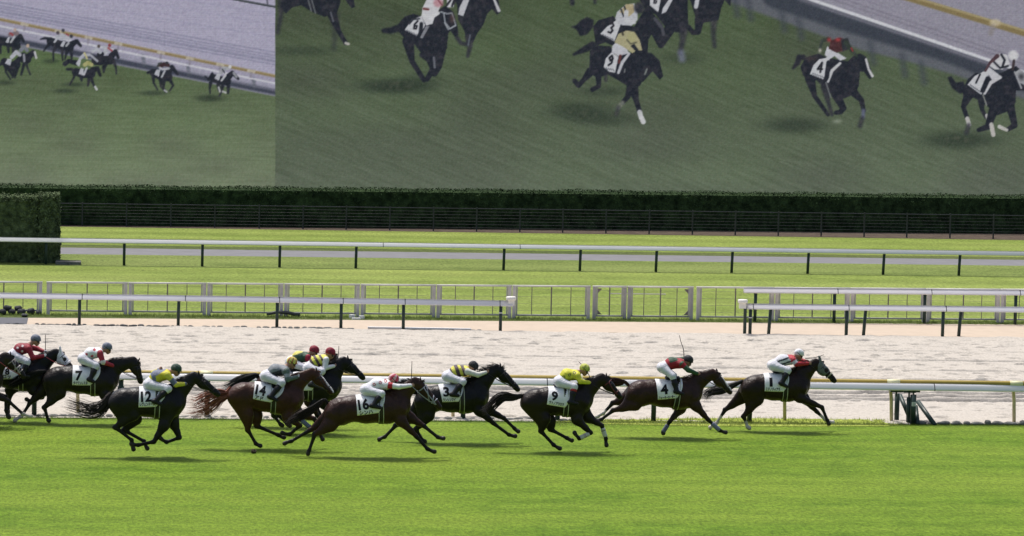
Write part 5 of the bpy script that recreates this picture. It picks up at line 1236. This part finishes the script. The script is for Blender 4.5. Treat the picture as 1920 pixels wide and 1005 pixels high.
HORSES = [
 dict(id='A', crop=(1320, 640, 5.585), gy=808.2, C=(545, 350), W=(893, 322), P=(1222, 205), M=(1400, 408), coat=(0.0187, 0.0101, 0.0072), arch=.03, socks=('hf', 'hn', 'ff'), sockh=.45,
  hn=((565, 610), (415, 785), (455, 895), (478, 945)), hf=((400, 590), (225, 715), (128, 858), (52, 905)), fn=((1000, 590), (1235, 690), (1292, 828), (1305, 878)), ff=((1050, 600), (1180, 735), (1268, 818), (1358, 858)),
  tail=((390, 420), (300, 462), (200, 505), (110, 515), (40, 545), (15, 600)), tailw=.8, tailc=(.012, .011, .011), tailc2=(.06, .05, .05), cloth=((640, 358), (635, 523), (832, 527), (895, 340)), num=('1', (702, 428), 88, 1.5), txt=('ミドノティアラ', (720, 501), 34, 150),
  girth=((850, 520), (852, 640)), hand=(1095, 235), hood=((.13, .145, .145), (-.4, .52), .05, None), band=((.62, (.30, .30, .22)),), mane=(.13, .75),
  label='leading dark brown racehorse in a grey eye hood, number 1 on its white saddlecloth'),
 dict(id='B', crop=(1110, 640, 5.289), gy=819.5, C=(505, 380), W=(893, 378), P=(1245, 300), M=(1402, 500), coat=(.034, .015, .011), arch=.05, socks=('hf',), sockh=.7,
  hn=((430, 630), (215, 683), (92, 775), (38, 782)), hf=((345, 570), (208, 612), (110, 715), (35, 752)), fn=((1030, 640), (1150, 775), (1262, 880), (1335, 912)), ff=((880, 670), (775, 790), (705, 900), (700, 945)),
  tail=((325, 402), (285, 406), (235, 402), (180, 395), (120, 392)), tailw=.6, tailc=(.03, .012, .010), tailc2=(.06, .022, .016), cloth=((640, 390), (653, 580), (838, 562), (905, 378)), num=('4', (716, 477), 92, 1.15), txt=('フォーターローター', (742, 553), 28, 165),
  girth=((862, 545), (835, 665)), hand=(1040, 322), wraps=(('fn', (.20, .21, .28), .35, 1.0), ('ff', (.13, .14, .20), .35, 1.0)), mane=(.14, .35), hair=(.03, .014, .012), blaze=.9,
  label='reddish brown racehorse with number 4 on its cloth and bluish foreleg wraps'),
 dict(id='C', crop=(900, 660, 5.289), gy=846.5, C=(575, 355), W=(905, 335), P=(1262, 240), M=(1420, 440), coat=(0.0144, 0.0094, 0.0079), arch=.02,
  hn=((640, 660), (605, 785), (728, 920), (800, 968)), hf=((690, 680), (705, 770), (862, 853), (920, 888)), fn=((960, 670), (1098, 800), (985, 858), (925, 795)), ff=((1070, 650), (1208, 728), (1248, 858), (1250, 938)),
  tail=((420, 432), (330, 452), (230, 442), (150, 495), (85, 565), (30, 600)), tailw=1.0, tailc=(.013, .012, .012), tailc2=(.03, .02, .018), cloth=((688, 363), (662, 520), (840, 550), (950, 385)), num=('9', (740, 437), 88, 1.1), txt=('サトノアウロラ', (757, 508), 30, 150),
  girth=((855, 560), (852, 680)), hand=(1090, 305), bridle=(.10, .012, .016), wraps=(('fn', (.55, .54, .48), .12, .9), ('ff', (.55, .54, .48), .2, .85), ('fn', (.22, .03, .04), .42, .56), ('ff', (.06, .05, .05), .3, .42)), mane=(.10, .5),
  label='black brown racehorse with number 9 on its cloth and white foreleg wraps'),
 dict(id='D', crop=(700, 660, 5.027), gy=830, C=(545, 318), W=(885, 288), P=(1205, 135), M=(1395, 350), coat=(0.0086, 0.0079, 0.0079), arch=.03,
  hn=((520, 600), (400, 728), (470, 840), (497, 868)), hf=((420, 610), (215, 690), (108, 800), (42, 850)), fn=((1000, 555), (1130, 670), (1278, 780), (1348, 800)), ff=((1080, 550), (1228, 622), (1330, 720), (1372, 760)),
  tail=((400, 385), (350, 345), (300, 300), (262, 275)), tailw=.6, cloth=((622, 308), (652, 472), (802, 466), (862, 300)), num=('3', (687, 376), 84, 1.15), txt=('ワンシンマイ', (715, 450), 30, 120),
  girth=((830, 480), (840, 575)), hand=(1062, 190), mane=(.18, .55), bulge=.02,
  label='jet black racehorse with a flying mane and number 3 on its cloth'),
 dict(id='E', crop=(520, 660, 4.784), gy=856.5, C=(575, 402), W=(990, 358), P=(1290, 250), M=(1490, 495), coat=(.036, .0155, .0115), arch=.05, points=(.012, .010, .010),
  hn=((480, 660), (338, 735), (285, 885), (265, 935)), hf=((430, 620), (295, 700), (125, 800), (52, 818)), fn=((1110, 620), (1245, 755), (1345, 868), (1418, 903)), ff=((1190, 590), (1312, 662), (1440, 765), (1500, 782)),
  tail=((420, 430), (330, 505), (230, 560), (150, 600), (70, 665)), tailw=.75, tailc=(.013, .011, .011), tailc2=(.03, .018, .015), cloth=((708, 420), (717, 572), (905, 545), (968, 392)), num=('16', (772, 470), 92, .95), txt=('シンハ', (795, 540), 34, 125),
  girth=((925, 540), (935, 655)), hand=(1200, 300), bridle=(.27, .28, .33), cross=True, reinc=(.27, .28, .33), mane=(.13, .9),
  label='reddish brown racehorse in a grey bridle, number 16 on its cloth, stretched out in front'),
 dict(id='F', crop=(350, 640, 4.785), gy=841, C=(535, 366), W=(868, 378), P=(1172, 262), M=(1330, 455), coat=(.052, .021, .013), arch=.09, points=(.018, .012, .011),
  hn=((545, 660), (550, 795), (620, 918), (668, 955)), hf=((625, 660), (630, 760), (820, 840), (882, 872)), fn=((905, 680), (1018, 755), (925, 835), (845, 825)), ff=((1000, 650), (1145, 695), (1185, 800), (1220, 892)),
  tail=((365, 475), (290, 490), (200, 545), (110, 590), (15, 590)), tailw=2.4, tailc=(.11, .03, .018), tailc2=(.44, .17, .11), cloth=((614, 366), (594, 516), (752, 547), (882, 395)), num=('14', (665, 440), 84, .95), txt=('アド', (650, 505), 30, 75),
  girth=((780, 560), (775, 670)), hand=(1000, 310), mane=(.09, .25), hair=(.07, .024, .016), blaze=.97, bulge=.09,
  label='chestnut bay racehorse with a red tail and white blaze, number 14 on its cloth'),
 dict(id='G', crop=(350, 640, 4.785), gy=812, C=(905, 285), W=(1205, 275), P=(1455, 155), M=(1612, 322), coat=(0.0086, 0.0079, 0.0086), arch=.03,
  hn=((800, 560), (782, 665), (842, 745), (862, 766)), hf=((860, 560), (820, 660), (900, 740), (930, 770)), fn=((1160, 560), (1020, 700), (1105, 770), (1150, 790)), ff=((1230, 560), (1300, 650), (1210, 760), (1180, 790)),
  tail=((720, 340), (660, 400), (600, 440), (540, 460)), tailw=.6, cloth=((960, 290), (960, 440), (1120, 440), (1180, 290)), num=('5', (1030, 380), 80), girth=((1110, 440), (1110, 560)), hand=(1330, 225), mane=(.10, .5), wraps=(('fn', (.16, .18, .27), .1, 1.0),),
  label='black racehorse running between the chestnut bay number 14 and the rail'),
 dict(id='H', crop=(350, 640, 4.785), gy=800, C=(762, 275), W=(1070, 262), P=(1325, 108), M=(1462, 260), coat=(.036, .018, .014), arch=.03,
  hn=((640, 560), (560, 640), (600, 720), (640, 735)), hf=((600, 540), (520, 640), (560, 720), (590, 735)), fn=((1100, 540), (1170, 660), (1210, 720), (1250, 735)), ff=((1120, 520), (1185, 640), (1240, 710), (1280, 730)),
  tail=((630, 300), (560, 325), (480, 355), (400, 400), (335, 440)), tailw=.9, tailc=(.012, .011, .011), tailc2=(.03, .03, .035), cloth=((820, 280), (820, 430), (980, 430), (1040, 280)), num=('6', (890, 370), 80), girth=((970, 430), (970, 540)), hand=(1215, 200), mane=(.08, .4), blaze=.9,
  label='brown racehorse almost hidden behind the black one, only head and tail showing'),
 dict(id='I', crop=(110, 660, 4.784), gy=856, C=(612, 318), W=(945, 315), P=(1262, 195), M=(1462, 372), coat=(0.0115, 0.0101, 0.0101), arch=.02,
  hn=((670, 560), (508, 675), (655, 790), (668, 885)), hf=((690, 600), (585, 700), (765, 800), (795, 878)), fn=((945, 660), (855, 805), (715, 835), (640, 828)), ff=((1030, 640), (1085, 768), (968, 808), (900, 772)),
  tail=((450, 395), (430, 450), (380, 505), (300, 530), (180, 500), (60, 462)), tailw=1.5, tailc=(.012, .011, .011), tailc2=(.05, .038, .034), cloth=((724, 322), (716, 496), (872, 490), (985, 350)), num=('12', (785, 400), 88, .95), txt=('レヴェンドール', (795, 465), 32, 135),
  girth=((890, 510), (880, 625)), hand=(1140, 285), mane=(.09, .5),
  label='black racehorse with a long bushy tail and number 12, all four feet gathered under it'),
 dict(id='J', crop=(0, 620, 5.29), gy=794.5, C=(600, 352), W=(975, 350), P=(1378, 305), M=(1425, 515), coat=(0.0130, 0.0101, 0.0094), arch=.10, socks=('hf',), sockh=.93,
  hn=((595, 620), (440, 760), (478, 888), (490, 922)), hf=((430, 590), (300, 715), (212, 850), (135, 898)), fn=((1040, 640), (1150, 720), (1230, 820), (1280, 860)), ff=((1080, 640), (1230, 690), (1320, 790), (1370, 830)),
  tail=((440, 405), (340, 425), (240, 470), (150, 515), (80, 560)), tailw=.75, cloth=((722, 372), (716, 540), (892, 542), (998, 385)), num=('7', (782, 447), 92, 1.05), txt=('タイワンレスタ', (797, 518), 32, 140),
  girth=((918, 540), (920, 650)), hand=(1125, 345), mane=(.13, .75), bulge=.08, ear=.1,
  label='dark brown racehorse with a thick mane and tucked head, number 7 on its cloth'),
 dict(id='K', crop=(0, 620, 5.29), gy=790, C=(-68, 305), W=(285, 305), P=(608, 205), M=(735, 362), coat=(0.0094, 0.0086, 0.0094), arch=.05,
  hn=((-80, 560), (-200, 680), (-120, 800), (-90, 850)), hf=((-160, 560), (-260, 660), (-330, 780), (-380, 820)), fn=((330, 590), (420, 660), (300, 700), (250, 680)), ff=((100, 590), (95, 660), (80, 800), (85, 880)),
  tail=((-240, 350), (-300, 400), (-380, 440)), cloth=((-60, 315), (-60, 485), (138, 477), (240, 325)), num=('8', (72, 405), 62, 1.0), txt=('ロッ', (68, 456), 34, 78), girth=((205, 480), (205, 610)), hand=(455, 255),
  reinc=(.42, .05, .06), hood=((.66, .66, .68), (-.5, .72), .042, (.60, .60, .62)), mane=(.11, .5),
  label='dark racehorse in a white eye hood behind number 7, ridden in red'),
 dict(id='L', crop=(0, 620, 5.29), gy=799, C=(-520, 345), W=(-175, 350), P=(112, 240), M=(268, 452), coat=(.020, .014, .013), arch=.03, socks=('fn',), sockh=.97,
  hn=((-480, 610), (-600, 740), (-540, 860), (-510, 900)), hf=((-600, 590), (-720, 710), (-820, 820), (-880, 850)), fn=((-60, 640), (75, 690), (225, 825), (315, 858)), ff=((-80, 640), (55, 650), (60, 790), (82, 868)),
  tail=((-700, 420), (-800, 470), (-900, 500)), cloth=((-420, 365), (-420, 540), (-240, 540), (-190, 380)), num=('2', (-350, 450), 90, 1.1), girth=((-240, 540), (-240, 650)), hand=(-30, 280),
  reinc=(.30, .05, .05), band=((.52, (.46, .42, .42)),), bridle=(.30, .26, .26), cross=True, mane=(.10, .5),
  label='brown racehorse at the left edge with only its bridled head and forelegs in view'),
]
HR = {}
for d in HORSES: HR[d['id']] = (d, make_horse(d))
JOCKEYS = {
 'A': dict(hel=(995, 128), hip=(715, 248), sh=(920, 180), knee=(880, 305), ank=(815, 440), toe=(868, 474), elb=(965, 238), hand=(1085, 232), felb=(990, 190), fhand=(1080, 215), face=(1, -.35),
    silk=lambda t, v, y, V, arm, HP, SH: np.where((t > -9)[:, None], np.where(((t > .84) & (v > .02))[:, None], np.array(RED), np.where(((t > .18) & (t < .98) & (((v > .045) & (v < .082)) | ((v > -.05) & (v < -.012))))[:, None], np.array((.025, .025, .04)), np.array((.62, .62, .66)))), np.array((.62, .62, .66))), sleeve=armbands(RED, (.5, .5, .54), ((.25, .95),)), cap=cap1((.72, .72, .75)), whip=((1060, 178), (1160, 170), (1258, 140)), whipl='thin dark whip held out forward by the rider in the white cap',
    label='jockey in a white cap and white silks with black hoops and red sleeves, crouching'),
 'B': dict(hel=(955, 185), hip=(695, 255), sh=(880, 208), knee=(800, 345), ank=(842, 498), toe=(898, 520), elb=(955, 285), hand=(1040, 318), felb=(830, 185), fhand=(905, 170), face=(1, -.55),
    silk=lambda t, v, y, V, arm, HP, SH: np.where(((t > .40) & (t < .85) & (v > .075))[:, None], np.array(GRN)*.8, np.array((.30, .012, .025))), sleeve=armbands(GRN, (.30, .012, .025), ((0, .45),)), cap=cap1((.022, .024, .030)), whip=((912, 165), (908, 80), (880, 0), (868, -60)), whipl='thin dark whip raised upright by the rider in dark red and green',
    label='jockey in a black cap and dark red silks with green sleeves, seat raised high'),
 'C': dict(hel=(1038, 165), hip=(780, 288), sh=(955, 215), knee=(935, 345), ank=(905, 495), toe=(962, 512), elb=(995, 292), hand=(1082, 303), face=(1, -.5), arch=.06,
    silk=rings((.62, .60, .05), (.06, .06, .05), ((.30, .06), (.62, .06), (.9, .06)), .018, .034), sleeve=const((.62, .60, .05)), cap=cap_spl((.56, .58, .12), (.30, .34, .06), 6, .75), cuff=(.34, .02, .035), whip=((1098, 290), (1075, 215), (1030, 150), (978, 95)), whipl='thin dark whip slanting up behind the head of the rider in plain yellow',
    label='jockey in yellow silks and a yellow green cap with red boot cuffs'),
 'D': dict(hel=(943, 132), hip=(695, 225), sh=(875, 165), knee=(845, 282), ank=(752, 398), toe=(800, 412), elb=(985, 215), hand=(1058, 192), face=(1, -.9),
    silk=hoops(YEL, BRN, ((.12, .30), (.46, .64), (.78, .93))), sleeve=const((.66, .65, .58)), cap=cap1((.020, .022, .022)),
    label='jockey in a black cap and yellow silks with brown hoops, arms stretched forward'),
 'E': dict(hel=(1045, 240), hip=(790, 335), sh=(985, 278), knee=(935, 375), ank=(860, 480), toe=(925, 500), elb=(1090, 312), hand=(1195, 300), face=(1, -.6),
    silk=rings(WHT, (.30, .05, .05), ((.42, .07), (.70, .07), (.95, .07)), .014, .036), sleeve=armbands(WHT, (.42, .02, .035), ((.0, .42),)), cap=cap_spl((.62, .40, .42), (.45, .04, .08), 5, .0), whip=((1200, 290), (1204, 190), (1208, 82)), whipl='thin dark whip held upright by the rider in the pink and red cap',
    label='jockey in white silks with red rings and a pink and red cap, arms out straight'),
 'F': dict(hel=(945, 182), hip=(705, 308), sh=(888, 250), knee=(855, 372), ank=(755, 498), toe=(808, 528), elb=(905, 342), hand=(988, 320), face=(1, -.4), arch=.05,
    silk=lambda t, v, y, V, arm, HP, SH: np.where(((t > .32) & (t < .78) & (v < .04))[:, None], np.array((.03, .03, .04)), np.array((.20, .22, .24))), sleeve=armbands((.10, .14, .12), (.34, .36, .40), ((.35, .75),)), cap=cap_spl((.66, .62, .14), (.42, .10, .06), 7, .45), peakc=(.40, .05, .05), glove=(.72, .70, .66),
    label='jockey in grey silks with a black band and a yellow cap, white gloves'),
 'G': dict(hel=(1290, 98), hip=(1090, 235), sh=(1240, 150), knee=(1215, 270), ank=(1120, 390), toe=(1170, 410), elb=(1240, 240), hand=(1318, 222), face=(1, -.5),
    silk=hoops((.64, .62, .09), BRN, ((.22, .36), (.50, .64), (.78, .90))), sleeve=const(WHT), cap=cap1((.24, .015, .035)), whip=((1350, 200), (1362, 110), (1366, 40)), whipl='thin dark whip held upright by the rider in yellow hoops and a red cap',
    label='jockey in a dark red cap and yellow silks with brown hoops and white sleeves'),
 'H': dict(hel=(1145, 80), hip=(930, 180), sh=(1080, 128), knee=(1075, 245), ank=(980, 370), toe=(1030, 390), elb=(1110, 200), hand=(1195, 205), face=(1, -.5),
    silk=lambda t, v, y, V, arm, HP, SH: np.where((v > .122)[:, None], np.array((.60, .55, .12)), np.array((.03, .075, .04))), sleeve=const((.30, .015, .04)), cap=cap1((.24, .015, .035)),
    label='jockey in a dark red cap and green silks with red sleeves, farthest from the camera'),
 'I': dict(hel=(1055, 152), hip=(805, 285), sh=(970, 190), knee=(985, 330), ank=(865, 442), toe=(915, 468), elb=(1050, 292), hand=(1135, 286), face=(1, -.45), arch=.05,
    silk=lambda t, v, y, V, arm, HP, SH: np.where(((np.abs(t-.30-v*1.2) < .10) | (v > .085) & (t > .3))[:, None], np.array((.15, .17, .24)), np.array((.58, .52, .03))), sleeve=lambda at, V, y: np.where((np.abs(np.sin(at*2.2)) > .85)[:, None], np.array((.12, .14, .20)), np.array((.58, .54, .06))), cap=cap1((.035, .07, .05)), felb=(850, 190), fhand=(900, 160),
    label='jockey in yellow silks crossed with grey blue and a dark green cap'),
 'J': dict(hel=(1063, 165), hip=(820, 275), sh=(985, 205), knee=(955, 350), ank=(893, 485), toe=(930, 508), elb=(1020, 312), hand=(1118, 346), face=(1, -.3),
    silk=dots(WHT, (.40, .03, .05), ((.30, .07), (.55, -.02), (.80, .09)), .032), sleeve=lambda at, V, y: np.where((np.abs(at-1.0) < .16)[:, None] & (V[:, 1] > -99)[:, None], np.array((.66, .60, .62)), np.array((.36, .03, .05))), cap=cap1((.14, .16, .21)), peakc=(.3, .32, .38),
    label='jockey in a slate blue cap and white silks with red stars and red sleeves'),
 'K': dict(hel=(355, 85), hip=(125, 235), sh=(280, 160), knee=(270, 310), ank=(230, 440), toe=(290, 455), elb=(325, 268), hand=(425, 252), face=(1, -.25), felb=(370, 180), fhand=(430, 205),
    silk=dots((.24, .015, .03), (.70, .62, .62), ((.2, .06), (.45, .10), (.75, .09), (.3, -.04), (.6, -.02)), .026), sleeve=const((.30, .018, .035)), cap=cap1((.15, .17, .22)), glove=(.74, .74, .76), whip=((452, 215), (451, 130), (450, 38)), whipl='thin dark whip held upright by the rider in red with white spots',
    label='jockey in a slate blue cap and red silks with white spots, white gloves'),
 'L': dict(hel=(-105, 120), hip=(-360, 255), sh=(-180, 190), knee=(-190, 340), ank=(-260, 470), toe=(-205, 490), elb=(-135, 300), hand=(-40, 278), face=(1, -.3),
    silk=const((.12, .16, .30)), sleeve=const((.12, .16, .30)), cap=cap1((.05, .05, .06)),
    label='jockey in blue silks just outside the left edge of the view'),
}
for k_, j in JOCKEYS.items():
    d, hs = HR[k_]; make_jockey(d, j, hs)
